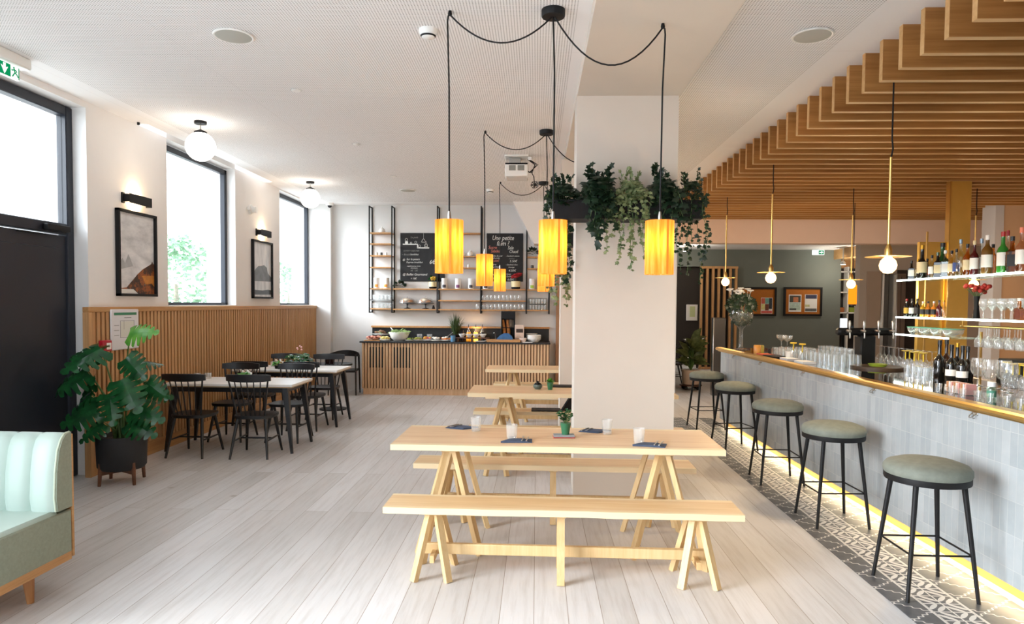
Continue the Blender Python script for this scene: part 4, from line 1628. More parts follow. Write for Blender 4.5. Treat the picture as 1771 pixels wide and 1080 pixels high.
def bush(label, x, z, mat, n, rad, leaf, pot=None, petals=None, y=SY):
    t = thing('shelf_plant', label, 'potted plant', (x, y, z))
    h = 0
    if pot:
        G().lathe([(.0001, 0), (.06, 0), (.072, .012), (.075, .035)], n=24).build('pot_base', BLACK, t)
        G().lathe([(.076, .035), (.078, .13), (.07, .13), (.0001, .125)], n=24).build('pot', pot, t)
        h = .13
    g = G()
    r = random.Random(int(abs(x) * 91))
    for i in range(n):
        a, e = r.uniform(0, 2 * PI), r.uniform(-.2, 1.4)
        d = Vector((math.cos(a) * math.cos(e), math.sin(a) * math.cos(e), math.sin(e)))
        ivy_leaf(g, Vector((d.x * rad, d.y * rad * .75, h + max(.012, rad * .6 + d.z * rad * .7))), (d.x, d.y, d.z * .4), (d.x, d.y - .3, .8), leaf * r.uniform(.7, 1.2))
    g.build('foliage', mat, t, angle=60)
    if petals:
        g = G()
        for i in range(14):
            a = r.uniform(0, 2 * PI)
            g.ball(.02, (rad * .9 * math.cos(a) * r.random(), rad * .7 * math.sin(a), h + rad * r.uniform(.7, 1.5)), 8)
        g.build('flowers', petals, t)
    return t


bush('dark round trailing plant on the long shelf by the left chalkboard', -2.62, 1.967, IVY_D, 60, .085, .06)
bush('yellow and orange flowers in a cream and black pot before the left chalkboard', -1.98, 1.967, LEAF_M, 20, .06, .06, pm('cream_pot', '#e6d6a8', .5), pm('yellow_orange_petal', '#e0b23e', .6, noise=.4, nscale=30))
bush('dark hanging plant on the upper right-end shelf', -.08, 2.60, IVY_D, 50, .09, .07)
# red anthurium-like plant
t = thing('red_flower_pot', 'flat-topped red flower in a cream and black pot before the right chalkboard', 'potted plant', (-.40, SY, 1.967))
G().lathe([(.0001, 0), (.07, 0), (.082, .012), (.085, .04)], n=24).build('pot_base', BLACK, t)
G().lathe([(.086, .04), (.09, .15), (.08, .15), (.0001, .145)], n=24).build('pot', pm('cream_pot', '#e6d6a8', .5), t)
g = G()
r = random.Random(4)
for i in range(34):
    a = r.uniform(0, 2 * PI)
    q = r.random()
    g.ball(.03, (.02 + .10 * q * math.cos(a), .05 * q * math.sin(a), .255 + r.uniform(-.02, .03) + .02 * math.cos(a)), 8, .7)
g.build('red_petals', pm('red_petal', '#9a0d16', .7), t)
G().tube([(0, 0, .14), (.01, 0, .25)], .03, 8).build('stems', pm('dark_stem', '#2b1a18', .7), t)

# stacked white cups on the two lowest shelves of the left bay, seen as rows
for z, zl in ((1.747, 'upper glass shelf'), (1.587, 'lowest shelf')):
    for i in range(5):
        for yy in (-.06, .05):
            lathe_thing('water_glass', [(.0001, 0), (.032, 0), (.036, .095), (.033, .095), (.030, .006), (.0001, .006)], CLEAR, (-3.09 + .075 * i, SY + yy, z),
                        'clear glass in the row on the %s at the left end of the rack' % zl, 'glass', 'glasses on the %s' % zl, n=14)


def cake_stand(x, label):
    t = thing('cake_stand', label, 'cake stand', (x, SY - .01, 1.58))
    t.scale = (1.25, 1.0, 1.1)
    G().lathe([(.0001, 0), (.055, 0), (.05, .008), (.012, .02), (.010, .075), (.03, .085), (.13, .09), (.132, .097), (.0001, .097)], n=28).build('stand', pm('black_wire', '#26262a', .4), t)
    G().lathe([(.124, .098), (.118, .14), (.09, .175), (.04, .192), (.0001, .195)], n=26).build('glass_dome', CLEAR, t)
    G().ball(.01, (0, 0, .203), 8).build('dome_knob', CLEAR, t)
    r = random.Random(int(x * 55))
    for i in range(8):
        a = i * PI / 4
        q = .06 if i else 0
        G().ball(.046, (q * math.cos(a), q * math.sin(a) * .9, .13 + (.022 if i % 3 == 0 else 0)), 10, .62, ).build('pastry', pm('pastry_crust' if i % 3 else 'sugared_pastry', '#b87a3f' if i % 3 else '#e0c8a8', .7, noise=.25, nscale=30), t)


cake_stand(-2.47, 'glass-domed cake stand of pastries, left one on the long low shelf')
cake_stand(-2.12, 'glass-domed cake stand of pastries, right one on the long low shelf')
t = tag(G().prism([(-.03, 0), (.03, 0), (.012, .07), (-.012, .07)], -.012, .012, 'Y').build('shelf_sign', BLACK, None, (-1.96, SY - .05, 1.58)), 'tiny black tent sign beside the right cake stand', 'sign')
for z, zl, n in ((1.752, 'upper', 10), (1.58, 'lower', 11)):
    for i in range(n):
        x = (-1.00 if n == 10 else -1.0) + .0745 * i
        lathe_thing('stemless_glass', [(.0001, 0), (.022, 0), (.034, .03), (.036, .05), (.027, .095), (.025, .095), (.033, .05), (.02, .006), (.0001, .006)], CLEAR, (x, SY - .07, z),
                    'round stemless glass in the %s row on the rack right of the lamps' % zl, 'glass', 'stemless glasses in the %s rack row' % zl, n=14)
lathe_thing('stemless_glass', [(.0001, 0), (.022, 0), (.034, .03), (.036, .05), (.027, .095), (.025, .095), (.033, .05), (.02, .006), (.0001, .006)], CLEAR, (-1.12, SY - .07, 1.58), 'lone stemless glass left of the rack post', 'glass', n=14)
t = thing('glass_rack', 'small wire rack holding glasses on the right-end shelf', 'rack', (.02, SY, 1.58))
g = G()
for z in (.10, .215):
    for sy in (-.09, .09):
        g.tube([(-.17, sy, z), (.17, sy, z)], .003, 5)
    for sx in (-.17, .17):
        g.tube([(sx, -.09, z), (sx, .09, z)], .003, 5)
for sx in (-.17, .17):
    for sy in (-.09, .09):
        g.tube([(sx, sy, 0), (sx, sy, .215)], .003, 5)
g.tube([(-.17, 0, .105), (.17, 0, .105)], .004, 5)
g.build('wire_frame', pm('grey_wire', '#7c7c7a', .4, .8), t)
for lv, zz in ((0, 1.581), (1, 1.692)):
    for i in range(6):
        for yy in (-.045, .045):
            lathe_thing('rack_glass', [(.0001, 0), (.021, 0), (.025, .09), (.022, .09), (.019, .006), (.0001, .006)], CLEAR, (-.115 + .054 * i, SY + yy, zz), 'narrow glass standing in the wire rack, %s tier' % ('upper' if lv else 'lower'), 'glass', 'glasses in the wire rack %s tier' % ('upper' if lv else 'lower'), n=12)

# ---- chalkboards
CHALK = pm('white_chalk', '#e4e4e0', .9)
CHALKG = pm('faint_chalk', '#8d8d8a', .9)
CHALKR = pm('red_chalk', '#e28a7c', .9)


def writing(txt, size, mat, parent, x, y, z, shear=.25, name='chalk_lettering', rot=None, sx=1.0):
    cu = bpy.data.curves.new(name, 'FONT')
    cu.body = txt
    cu.size = size
    cu.shear = shear
    cu.extrude = .0006
    cu.resolution_u = 2
    cu.align_x = 'LEFT'
    tmp = bpy.data.objects.new(name, cu)
    COL.objects.link(tmp)
    bpy.context.view_layer.update()
    me = bpy.data.meshes.new_from_object(tmp.evaluated_get(bpy.context.evaluated_depsgraph_get()))
    bpy.data.objects.remove(tmp)
    bpy.data.curves.remove(cu)
    me.materials.clear()
    me.materials.append(mat)
    o = bpy.data.objects.new(name, me)
    o.location = (x, y, z)
    o.rotation_euler = rot or (PI / 2, 0, 0)
    o.scale = (sx, 1, 1)
    o.parent = parent
    COL.objects.link(o)
    return o


c1 = thing('chalkboard', 'left chalkboard with a drawn shelf line and breakfast menu', 'chalkboard', (-2.63, BACK - .004, 2.105))
BRD = pm('chalkboard_black', '#1a1b1d', .7, noise=.2, nscale=5)
G().box(0, .86, -.018, 0, 0, .93, .003).build('board', BRD, c1)
yb = -.0192
g = G()
g.box(.05, .34, yb, -.018, .705, .722)
g.box(.325, .345, yb, -.018, .64, .722)
g.box(.325, .56, yb, -.018, .635, .655)
g.build('drawn_shelf', CHALK, c1, flat=True)
g = G()
for cxx, czz, rr in ((.12, .80, .025), (.21, .74, .016), (.30, .755, .02), (.37, .68, .022), (.50, .695, .026)):
    pts = [(cxx + rr * math.cos(a * PI / 5), -.0187, czz + rr * math.sin(a * PI / 5)) for a in range(11)]
    g.tube(pts, .003, 4)
g.box(.095, .15, yb, -.018, .724, .77)
g.box(.45, .452, yb, -.018, .82, .93)
g.tube([(.41, -.0187, .755), (.43, -.0187, .80), (.45, -.0187, .82), (.47, -.0187, .80), (.49, -.0187, .755), (.41, -.0187, .755)], .003, 4)
g.tube([(.47, -.0187, .66), (.50, -.0187, .78), (.53, -.0187, .66)], .003, 4)
g.build('chalk_drawings', CHALK, c1, flat=True)
for txt, s, m, x, z in (('Le petit', .05, CHALKG, .2, .83), ('CE PETIT DEJEUNER', .038, CHALKG, .06, .575), ('~ Breakfast Time', .05, CHALKG, .03, .50), ('breakfast', .045, CHALK, .20, .505),
                        ('Sur le pouce', .055, CHALK, .12, .41), ('Express breakfast', .048, CHALK, .12, .355), ('6\u20ac', .11, CHALK, .56, .34), ('supplement au choix', .034, CHALK, .13, .285),
                        ('viennoiserie', .030, CHALK, .20, .25), ('6\u20ac  12\u20ac', .045, CHALKG, .2, .195), ('@ Buffet Gourmand', .062, CHALK, .045, .115), ('+ 10\u20ac', .05, CHALK, .2, .04), ('@', .05, CHALK, .045, .40)):
    writing(txt, s, m, c1, x, -.0185, z, sx=.92)
c2 = thing('chalkboard', 'right chalkboard with two columns of handwritten dishes and prices', 'chalkboard', (-.965, BACK - .004, 2.115))
G().box(0, .70, -.018, 0, 0, .92, .003).build('board', BRD, c2)
for txt, s, m, x, z, k in (('Une petite', .13, CHALK, .10, .79, .75), ('faim ?', .13, CHALK, .19, .685, .8), ('Sucre', .09, CHALKR, .03, .62, .8), ('Salades', .08, CHALKR, .08, .555, .75), ('Sale', .09, CHALK, .40, .615, .8),
                           ('Chaud', .085, CHALK, .43, .545, .75), ('Cake du jour', .042, CHALK, .1, .475, .9), ('chocolat', .042, CHALK, .12, .435, .9), ('5.00\u20ac', .058, CHALKR, .10, .375, 1), ('- Sandwich maison', .038, CHALK, .37, .475, .9), ('jambon', .038, CHALKG, .43, .43, .9),
                           ('5.50\u20ac', .06, CHALK, .44, .37, 1), ('Tarte', .042, CHALK, .1, .31, .9), ('aux fruits', .042, CHALK, .1, .265, .9), ('- Sandwich thon', .038, CHALK, .37, .31, .9), ('fromage', .038, CHALK, .42, .262, .9), ('4.50\u20ac', .06, CHALK, .42, .19, 1), ('4.50\u20ac', .055, CHALKR, .1, .2, 1),
                           ('Soupe', .04, CHALK, .38, .13, .9), ('Quiche, salade', .04, CHALK, .38, .085, .9), ('6.00\u20ac', .06, CHALK, .4, .02, .9), ('Crumble', .04, CHALK, .08, .12, .9), ('4.00\u20ac', .05, CHALK, .1, .05, .9)):
    writing(txt, s, m, c2, x, -.0185, z, sx=k)

# ---- food and ware on the counter
def on(x, y=12.62):
    return (x, y, CZ)


def plate_of(name, label, x, y, rad, bits, stand=0.0, board=False):
    t = thing(name, label, 'dish', on(x, y))
    if stand:
        G().lathe([(.0001, 0), (.05, 0), (.02, .012), (.018, stand)], n=20).build('foot', CREAM, t)
    if board:
        G().box(-rad, rad, -rad * .6, rad * .6, 0, .018, .004).build('board', OAK_PH, t)
    else:
        G().lathe([(.0001, stand), (rad * .6, stand), (rad, stand + .018), (rad * .99, stand + .022), (rad * .6, stand + .006), (.0001, stand + .006)], n=28).build('plate', CREAM, t)
    r = random.Random(int(abs(x * 131)))
    for nm, colr, n, s in bits:
        g = G()
        for i in range(n):
            a, q = r.uniform(0, 2 * PI), rad * .72 * math.sqrt(r.random())
            g.ball(s * r.uniform(.8, 1.2), (q * math.cos(a), q * math.sin(a) * (.55 if board else 1), stand + .022 + s * .55 + r.uniform(0, s)), 8, .55)
        g.build(nm, pm('food_' + nm, colr, .6, noise=.2, nscale=40), t)
    return t


plate_of('meat_board', 'oak board of pink cold cuts at the left end of the buffet', -3.02, 12.5, .15, [('ham_slices', '#d99a86', 10, .04), ('salami', '#8a3a30', 4, .035)], board=True)
plate_of('raised_platter', 'raised white platter of bread and meat at the back of the buffet left', -2.95, 12.84, .17, [('rolls', '#8c6b52', 9, .035), ('greens', '#7f8f63', 6, .025)], stand=.095)
plate_of('cheese_plate', 'white plate of yellow cheese pieces before the salad bowl', -2.79, 12.50, .10, [('cheese', '#e6d68a', 12, .034)])
t = thing('salad_bowl', 'big white bowl of green salad on the buffet', 'bowl', on(-2.56, 12.66))
G().lathe([(.0001, 0), (.10, 0), (.155, .05), (.185, .13), (.192, .16), (.182, .16), (.15, .06), (.0001, .02)], n=36).build('bowl', CREAM, t)
g = G()
r = random.Random(9)
for i in range(60):
    a, q = r.uniform(0, 2 * PI), .16 * math.sqrt(r.random())
    ivy_leaf(g, (q * math.cos(a), q * math.sin(a), .135 + .06 * (1 - q / .16) + r.uniform(0, .02)), (math.cos(a), math.sin(a), r.uniform(-.2, .6)), (r.uniform(-.4, .4), -.4, 1), .07)
g.build('salad_leaves', mat_leaf('salad_leaf', '#8fb467', '#c4d79d', .4), t, angle=60)
G().tube([(-.10, .05, .15), (-.19, .12, .24)], [.01, .006], 8).build('salad_spoon', WHITEP, t)
plate_of('herb_plate', 'flat dish of green herbs right of the salad bowl', -2.345, 12.54, .085, [('herbs', '#8fa24b', 16, .02)])
plate_of('small_bowl_dish', 'dish of green bites at the middle of the buffet', -2.19, 12.6, .10, [('pickles', '#9aa04a', 10, .028), ('dip', '#efe8cf', 3, .03)])
plate_of('radish_plate', 'dish of orange and pink vegetables on the buffet', -2.02, 12.62, .11, [('carrots', '#d99a45', 8, .03), ('radishes', '#c6416b', 6, .026)])
for i, x in enumerate((-2.22, -2.03)):
    t = lathe_thing('glass_jar', [(.0001, 0), (.05, 0), (.052, .11), (.046, .115), (.046, .01), (.0001, .01)], CLEAR, on(x, 12.9), 'clear storage jar behind the vegetable dishes', 'jar', 'storage jars behind the vegetable dishes', n=18)
plate_of('white_cheese_dish', 'white dish of soft cheese on the buffet', -1.86, 12.52, .085, [('soft_cheese', '#f0ede4', 7, .035)])
t = plate_of('ladle_dish', 'white dish with an upright serving spoon and orange pieces', -1.68, 12.62, .13, [('apricots', '#d97a2f', 9, .03), ('cream', '#f0e9dc', 5, .035)])
G().tube([(-.02, 0, .04), (.13, .02, .17)], [.012, .005], 8).build('serving_spoon', STEEL, t)
lathe_thing('blue_mug', [(.0001, 0), (.042, 0), (.046, .11), (.04, .11), (.038, .01), (.0001, .01)], pm('sky_blue_ceramic', '#5d8fb5', .35), on(-1.53, 12.47), 'sky blue beaker at the front edge of the buffet', 'beaker')
# grass plant
t = thing('grass_plant', 'dark bushy ornamental grass in a black pot on the buffet', 'potted plant', on(-1.53, 12.86))
G().lathe([(.0001, 0), (.08, 0), (.095, .12), (.085, .12), (.0001, .11)], n=22).build('pot', BLACK, t)
g = G()
r = random.Random(21)
for i in range(190):
    a, sp = r.uniform(0, 2 * PI), r.uniform(.02, .23)
    h = r.uniform(.25, .47) - sp * .4
    b = Vector((.05 * math.cos(a) * r.random(), .05 * math.sin(a) * r.random(), .11))
    e = Vector((sp * math.cos(a), sp * math.sin(a) * .8, .11 + h))
    mdl = b.lerp(e, .55) + Vector((0, 0, .05))
    n_ = Vector((-math.sin(a), math.cos(a), 0)) * .0045
    g.add([b - n_, b + n_, mdl + n_, mdl - n_, e], [(0, 1, 2, 3), (3, 2, 4)])
g.build('grass_blades', mat_leaf('grass_blade', '#2f4427', '#54683a', .5), t, angle=80)
# dark wooden riser with four white bowls
t = thing('serving_riser', 'low dark wooden riser carrying four white bowls', 'tray', on(-1.185, 12.6))
G().box(-.32, .32, -.09, .09, .055, .075, .003).build('riser_top', wood('dark_riser', '#5f3a28', '#3a2118', 'X'), t)
for sx in (-.27, 0, .27):
    G().box(sx - .015, sx + .015, -.085, .085, 0, .055).build('riser_foot', wood('dark_riser', '#5f3a28', '#3a2118', 'X'), t)
for i, x in enumerate((-1.375, -1.245, -1.115, -.99)):
    lathe_thing('small_white_bowl', [(.0001, 0), (.025, 0), (.05, .03), (.068, .065), (.062, .065), (.045, .03), (.0001, .012)], CREAM, (x, 12.6, CZ + .075), '%s white bowl in the row of four on the dark riser' % ('first', 'second', 'third', 'last')[i], 'bowl', 'white bowls on the dark riser', n=24)
# amber drink dispensers / lit candles behind the bowls
AMB = emis('candle_amber_light', '#ffb13a', 2.2)
for i, (x, lit) in enumerate(((-1.28, .8), (-1.145, 1), (-1.02, 0))):
    t = thing('oil_bottle', '%s glass bottle with thin metal pourer behind the white bowls' % ('left amber', 'middle glowing amber', 'right dark')[i], 'bottle', on(x, 12.84), 0, 'pourer bottles on the buffet')
    bm_ = (pm('amber_glass', '#c47f22', .1, emit='#d98a1a', es=.5), AMB, pm('dark_glass', '#1c1512', .1))[i]
    G().lathe([(.0001, .0), (.045, 0), (.045, .12), (.035, .16)], n=18).build('bottle_body', bm_, t)
    G().lathe([(.036, .16), (.016, .21), (.012, .26), (.0001, .26)], n=16).build('bottle_neck', CLEAR, t)
    G().tube([(0, 0, .255), (0, 0, .29), (.004, 0, .315)], [.009, .006, .002], 8).build('pourer', BLACK, t)
lamp('candle_light', (-1.145, 12.96, 1.19), 1.2, (1, .6, .25), .03)
lathe_thing('brown_bottle', [(.0001, 0), (.035, 0), (.035, .12), (.012, .17), (.012, .20), (.0001, .20)], pm('dark_brown_glass', '#2a1710', .15), on(-1.39, 12.86), 'brown dispenser bottle next to the grass plant', 'bottle')
plate_of('flat_plate', 'pale blue flat plate at the counter edge before the bowls', -1.02, 12.45, .12, [])
t = thing('bread_tray', 'shallow oak tray on the right half of the buffet', 'tray', on(-.60, 12.5))
G().box(-.31, .31, -.10, .12, .0, .05, .004).build('tray_body', OAK_PH, t)
t = tag(G().prism([(-.16, 0), (.15, 0), (.13, .06), (.07, .11), (-.02, .11), (-.09, .07)], -.08, .08, 'Y').build('blue_cloth', pm('denim_blue_cloth', '#426da0', .9, noise=.15, nscale=20, bump=.4), None, (-.58, 12.52, CZ + .05)), 'folded blue cloth heaped on the oak bread tray', 'cloth')
BS = 1
t = thing('bread_stand', 'tall black rack holding two upright baguettes', 'bread rack', on(-.53, 12.80))
g = G()
g.box(-.13, .13, .07, .085, 0, .56)
g.box(-.13, .13, -.08, .085, .42, .56, .004)
g.box(-.13, -.115, -.08, .08, 0, .45)
g.box(.115, .13, -.08, .08, 0, .45)
g.box(-.13, .13, -.08, .08, 0, .02)
g.box(-.13, .13, -.085, -.075, .25, .265)
g.build('rack_frame', BLACK, t)
for i, x in enumerate((-.07, .015)):
    b = tag(G().tube([(x, -.04, .03), (x - .005, 0, .2), (x - .035, .03, .40)], [.024, .035, .026], 12).build('baguette', pm('bread_crust', '#b9793f', .75, noise=.3, nscale=22), None, on(-.53, 12.80)), '%s baguette standing in the black bread rack' % ('left', 'right')[i], 'bread', 'baguettes in the black rack')
g = G()
for i in range(5):
    g.tube([(.02 + .02 * i, -.02, .26), (.02 + .02 * i, -.02, .41)], .004, 5)
g.build('rack_bars', STEEL, t)
t = thing('display_card', 'beige printed card stand with a dark photo strip on the buffet', 'sign', on(-.316, 12.66))
G().box(-.085, .085, -.01, .02, 0, .31, .002).build('card', pm('beige_card', '#d9c3b4', .7), t)
G().box(-.06, .07, -.0115, -.010, .17, .24).build('photo_strip', pm('food_photo_print', '#3d2a20', .5, noise=.6, nscale=60), t, flat=True)
g = G()
for i in range(3):
    g.box(-.05, .05 - .02 * i, -.0112, -.010, .06 + .03 * i, .066 + .03 * i)
g.build('text_lines', pm('card_text', '#9a8476', .7), t, flat=True)
lathe_thing('pale_bowl', [(.0001, 0), (.03, 0), (.06, .04), (.07, .075), (.064, .075), (.05, .04), (.0001, .012)], pm('blush_ceramic', '#e3d0c6', .4), on(-.245, 12.50), 'blush-white small bowl beside the oak tray', 'bowl', n=24)
for i in range(6):
    lathe_thing('stacked_plate', [(.0001, 0), (.07, 0), (.115, .02), (.112, .024), (.068, .006), (.0001, .006)], CREAM, (-.09, 12.88, CZ + .0245 * i), 'white plate in the tall stack at the right of the buffet', 'plate', 'stack of white plates on the buffet', n=28)
for i in range(3):
    lathe_thing('stacked_bowl', [(.0001, 0), (.07, 0), (.12, .045), (.13, .07), (.124, .07), (.1, .03), (.0001, .01)], CREAM, (-.04, 12.62, CZ + .03 * i), 'wide white bowl in the low stack at the right end of the buffet', 'bowl', 'stack of white bowls on the buffet', n=28)
t = tag(G().box(-.09, .09, -.05, .05, 0, .01, .002).build('napkin_stack', CREAM, None, on(-.16, 12.43)), 'small stack of white paper napkins at the counter edge', 'napkins')
t = thing('sink_tap', 'slim chrome tap rising behind the oak bread tray', 'tap', on(-.76, 12.72))
G().tube([(0, 0, 0), (0, 0, .11), (-.015, -.01, .15), (-.03, -.04, .16)], [.012, .009, .009, .007], 8).build('spout', STEEL, t)
# ================================================================== BAR
BX, BY, BRZ = 2.705, 3.9, R(1.25)
bar = thing('bar_counter', 'long bar counter clad in pale grey glazed tiles with a brass front edge', 'bar counter', (BX, BY, 0), BRZ)
Y0, Y1 = -2.9, 5.72
BT = 1.095
G().box(0, .03, Y0, Y1, .105, 1.05).box(.03, .88, Y1 - .03, Y1, .105, 1.05).build('tiled_front', mat_zellige(), bar, flat=True)
G().box(.03, .88, Y0, Y1 - .03, .105, 1.055).build('carcass', DARKW, bar)
G().box(.10, .85, Y0, Y1 - .06, 0, .105).build('plinth', pm('brushed_gold_kick', '#c9a860', .35, .6), bar)
G().box(.035, .075, Y0, Y1 - .08, .092, .104).build('led_strip', emis('led_warm_light', '#ffe2ae', 4), bar, flat=True)
lampd = bpy.data.lights.new('led_strip_light', 'AREA')
lampd.shape, lampd.size, lampd.size_y, lampd.energy, lampd.color = 'RECTANGLE', .05, 8.4, 15, (1, .80, .52)
lo = bpy.data.objects.new('led_strip_light', lampd)
lo.location, lo.parent = (.045, (Y0 + Y1) / 2, .09), bar
lo.rotation_euler = (0, R(25), 0)
COL.objects.link(lo)
G().box(.0, .95, Y0, Y1, 1.055, BT, .003).build('bar_top', pm('glossy_black_top', '#131211', .06, coat=.5), bar)
g = G()
prof = [(-.058, 1.062), (-.066, 1.072), (-.066, 1.088), (-.056, 1.10), (-.02, 1.104), (.012, 1.104), (.012, 1.0956), (-.001, 1.0956), (-.001, 1.045), (-.028, 1.045), (-.034, 1.056)]
g.prism(prof, Y0, Y1 + .04, 'Y')
fix_normals(g.build('brass_edge', BRASS, bar, angle=30))
for yy in (-.9, .35, 1.55, 2.9, 4.1, 5.1):
    g = G().box(-.004, 0, yy - .012, yy + .045, 1.022, 1.04, .001)
    for dy in (0, .033):
        g.tube([(-.002, yy + dy, 1.03), (-.018, yy + dy, 1.022), (-.028, yy + dy, 1.01), (-.024, yy + dy, 1.002), (-.015, yy + dy, 1.004)], .0035, 8)
    g.build('bag_hook', STEEL, bar)


def bw(x, y, z=BT):
    """bar-local to world"""
    c, s = math.cos(BRZ), math.sin(BRZ)
    return (BX + x * c - y * s, BY + x * s + y * c, z)


# ---- glassware on the bar
HB = [(.0001, .085 + .03), (.028, .115), (.033, .0), (.0305, .0), (.026, .108), (.0001, .108)]


def glass_thing(name, prof, loc, label, group, n=14, mat=None, first={}):
    if loc[0] < 4.0 and mat is None:
        mat = CLEAR2
    key = (name, mat.name if mat else '')
    if key not in first:
        first[key] = G().lathe(prof, n=n).build(name, mat or CLEAR, None, loc)
        o = first[key]
    else:
        o = first[key].copy()
        COL.objects.link(o)
        o.location = loc
    return tag(o, label, 'glass', group)


HIGH = [(.0001, .125), (.026, .125), (.032, .0), (.0295, .0), (.024, .115), (.0001, .115)]
WINE_UP = [(.0001, .0), (.034, .0), (.034, .003), (.006, .008), (.0045, .075), (.02, .095), (.038, .125), (.04, .15), (.033, .19), (.031, .19), (.038, .15), (.035, .125), (.018, .098), (.0001, .085)]
WINE_DN = [(r, .19 - z) for r, z in WINE_UP]
COUPE = [(.0001, 0), (.034, 0), (.034, .003), (.005, .008), (.005, .075), (.02, .085), (.055, .115), (.06, .15), (.057, .15), (.052, .117), (.018, .089), (.0001, .08)]
GOBLET = [(.0001, 0), (.04, 0), (.04, .003), (.008, .01), (.007, .06), (.03, .075), (.052, .12), (.055, .17), (.048, .21), (.046, .21), (.052, .17), (.049, .12), (.028, .079), (.0001, .07)]
r = random.Random(2)
for i in range(4):
    for j in range(13):
        glass_thing('highball_glass', HIGH, bw(.22 + .078 * i + r.uniform(-.006, .006), 2.75 + .105 * j + r.uniform(-.008, .008)), 'upturned clear highball glass in the dense crowd on the middle of the bar', 'upturned highballs on the bar')
for i in range(2):
    for j in range(7):
        glass_thing('tall_tumbler', [(.0001, 0), (.03, 0), (.038, .15), (.035, .15), (.027, .008), (.0001, .008)], bw(.56 + .09 * i, 3.15 + .11 * j), 'tall clear tumbler standing behind the upturned highballs', 'tall tumblers behind the highballs')
for i in range(2):
    for j in range(5):
        glass_thing('short_tumbler', [(.0001, .09), (.032, .09), (.037, 0), (.034, 0), (.03, .082), (.0001, .082)], bw(.30 + .085 * i, 4.15 + .09 * j), 'short upturned tumbler at the far end of the bar below the cork boards', 'short tumblers at the far bar end')
for j, yy in enumerate((4.24, 4.42)):
    glass_thing('coupe_glass', COUPE, bw(.345, yy, BT + .09), '%s stemmed coupe standing on the short tumblers' % ('right', 'left')[j], 'coupes on the short tumblers', 18)
YEL = pm('yellow_plastic', '#e6c72a', .35)
yp = None


def yellow_glass(loc, label, group):
    global yp
    if yp is None:
        yp = thing('yellow_stem_glass', label, 'glass', loc, 0, group)
        G().lathe([(.031, 0), (.038, .045), (.03, .085), (.012, .10), (.0001, .10)], n=16).build('bowl', CLEAR, yp)
        G().lathe([(.0001, .10), (.006, .10), (.005, .17), (.034, .178), (.034, .183), (.0001, .184)], n=16).build('stem_and_foot', YEL, yp)
        return yp
    return dup(yp, loc, label=label, group=group)


for k, (u, x) in enumerate(((1566, 3.44), (1573, 3.50), (1581, 3.42), (1589, 3.50), (1597, 3.44))):
    q = at_x(u, 620, x)
    yellow_glass((q.x, q.y, BT), 'upturned glass with a yellow stem left of the dark wine bottles', 'yellow-stemmed glasses left of the wine bottles')
for k, (u, x) in enumerate(((1741, 3.52), (1752, 3.46), (1763, 3.52), (1772, 3.46))):
    q = at_x(u, 640, x)
    yellow_glass((q.x, q.y, BT), 'upturned glass with a yellow stem above the wicker basket', 'yellow-stemmed glasses by the wicker basket')
for j in range(4):
    yellow_glass(bw(.20 + .05 * (j % 2), 3.45 + .12 * j, BT), 'upturned yellow-stemmed glass before the highballs at the far bar end', 'yellow-stemmed glasses at the far bar end')
for i in range(1):
    for j in range(11):
        glass_thing('wine_glass_inverted', WINE_DN, bw(.895, 2.32 + .09 * j), 'upturned stemmed glass in the single row along the inner bar edge behind the round board', 'upturned stemmed glasses behind the taps')
for i in range(3):
    for j in range(4):
        glass_thing('low_tumbler', [(.0001, .075), (.034, .075), (.038, 0), (.035, 0), (.032, .068), (.0001, .068)], bw(.66 + .08 * i, 2.02 + .085 * j), 'low upturned tumbler between yellow-stemmed glasses and dark wine bottles', 'low tumblers by the wine bottles')
for j in range(12):  # row of glasses added to stand in for gold reflections along the bar
    glass_thing('reflection_stand_in', [(.0001, .008), (.018, .008), (.018, 0), (.024, .055), (.021, .055), (.016, .014), (.0001, .014)], bw(.12 + .012 * (j % 2), -.1 + .13 * j), 'small shot glass in the row along the brass edge', 'shot glasses along the brass edge')
t = thing('white_candle_cup', 'white square cup beside the tumblers at the far bar end', 'cup', bw(.17, 3.72))
G().lathe([(.0001, 0), (.036, 0), (.042, .085), (.037, .085), (.032, .01), (.0001, .01)], n=24).build('cup', CREAM, t)
G().cyl(.03, .01, .05, n=16).build('wax', pm('cream_wax', '#efe6c8', .6), t)
for k, (yy, c, nm) in enumerate(((3.6, '#d6d4d8', 'pale grey'), (4.35, '#b9503a', 'reddish'), (3.2, '#e6e6e6', 'white'))):
    t = tag(G().box(-.07, .07, -.11, .11, 0, .014 + .01 * (k != 1), .002).build('menu_stack', pm('menu_' + nm.replace(' ', '_'), c, .5), None, bw(.13, yy), BRZ), '%s menu booklet lying on the bar top' % nm, 'menu')
t = tag(G().box(-.09, .09, -.16, .16, 0, .016, .003).build('black_tray', BLACK, None, bw(.14, 3.93 + .12), BRZ), 'flat black tray on the far end of the bar', 'tray')
lathe_thing('snack_jar', [(.0001, 0), (.045, 0), (.045, .09), (.038, .10), (.0001, .10)], pm('amber_snack_jar', '#b07a34', .2), bw(.16, 4.72), 'amber jar near the flower vase on the bar', 'jar')
lathe_thing('snack_jar', [(.0001, 0), (.045, 0), (.045, .075), (.038, .085), (.0001, .085)], pm('olive_snack_jar', '#9a8a3c', .2), bw(.28, 4.95), 'olive coloured jar just right of the flower vase', 'jar')

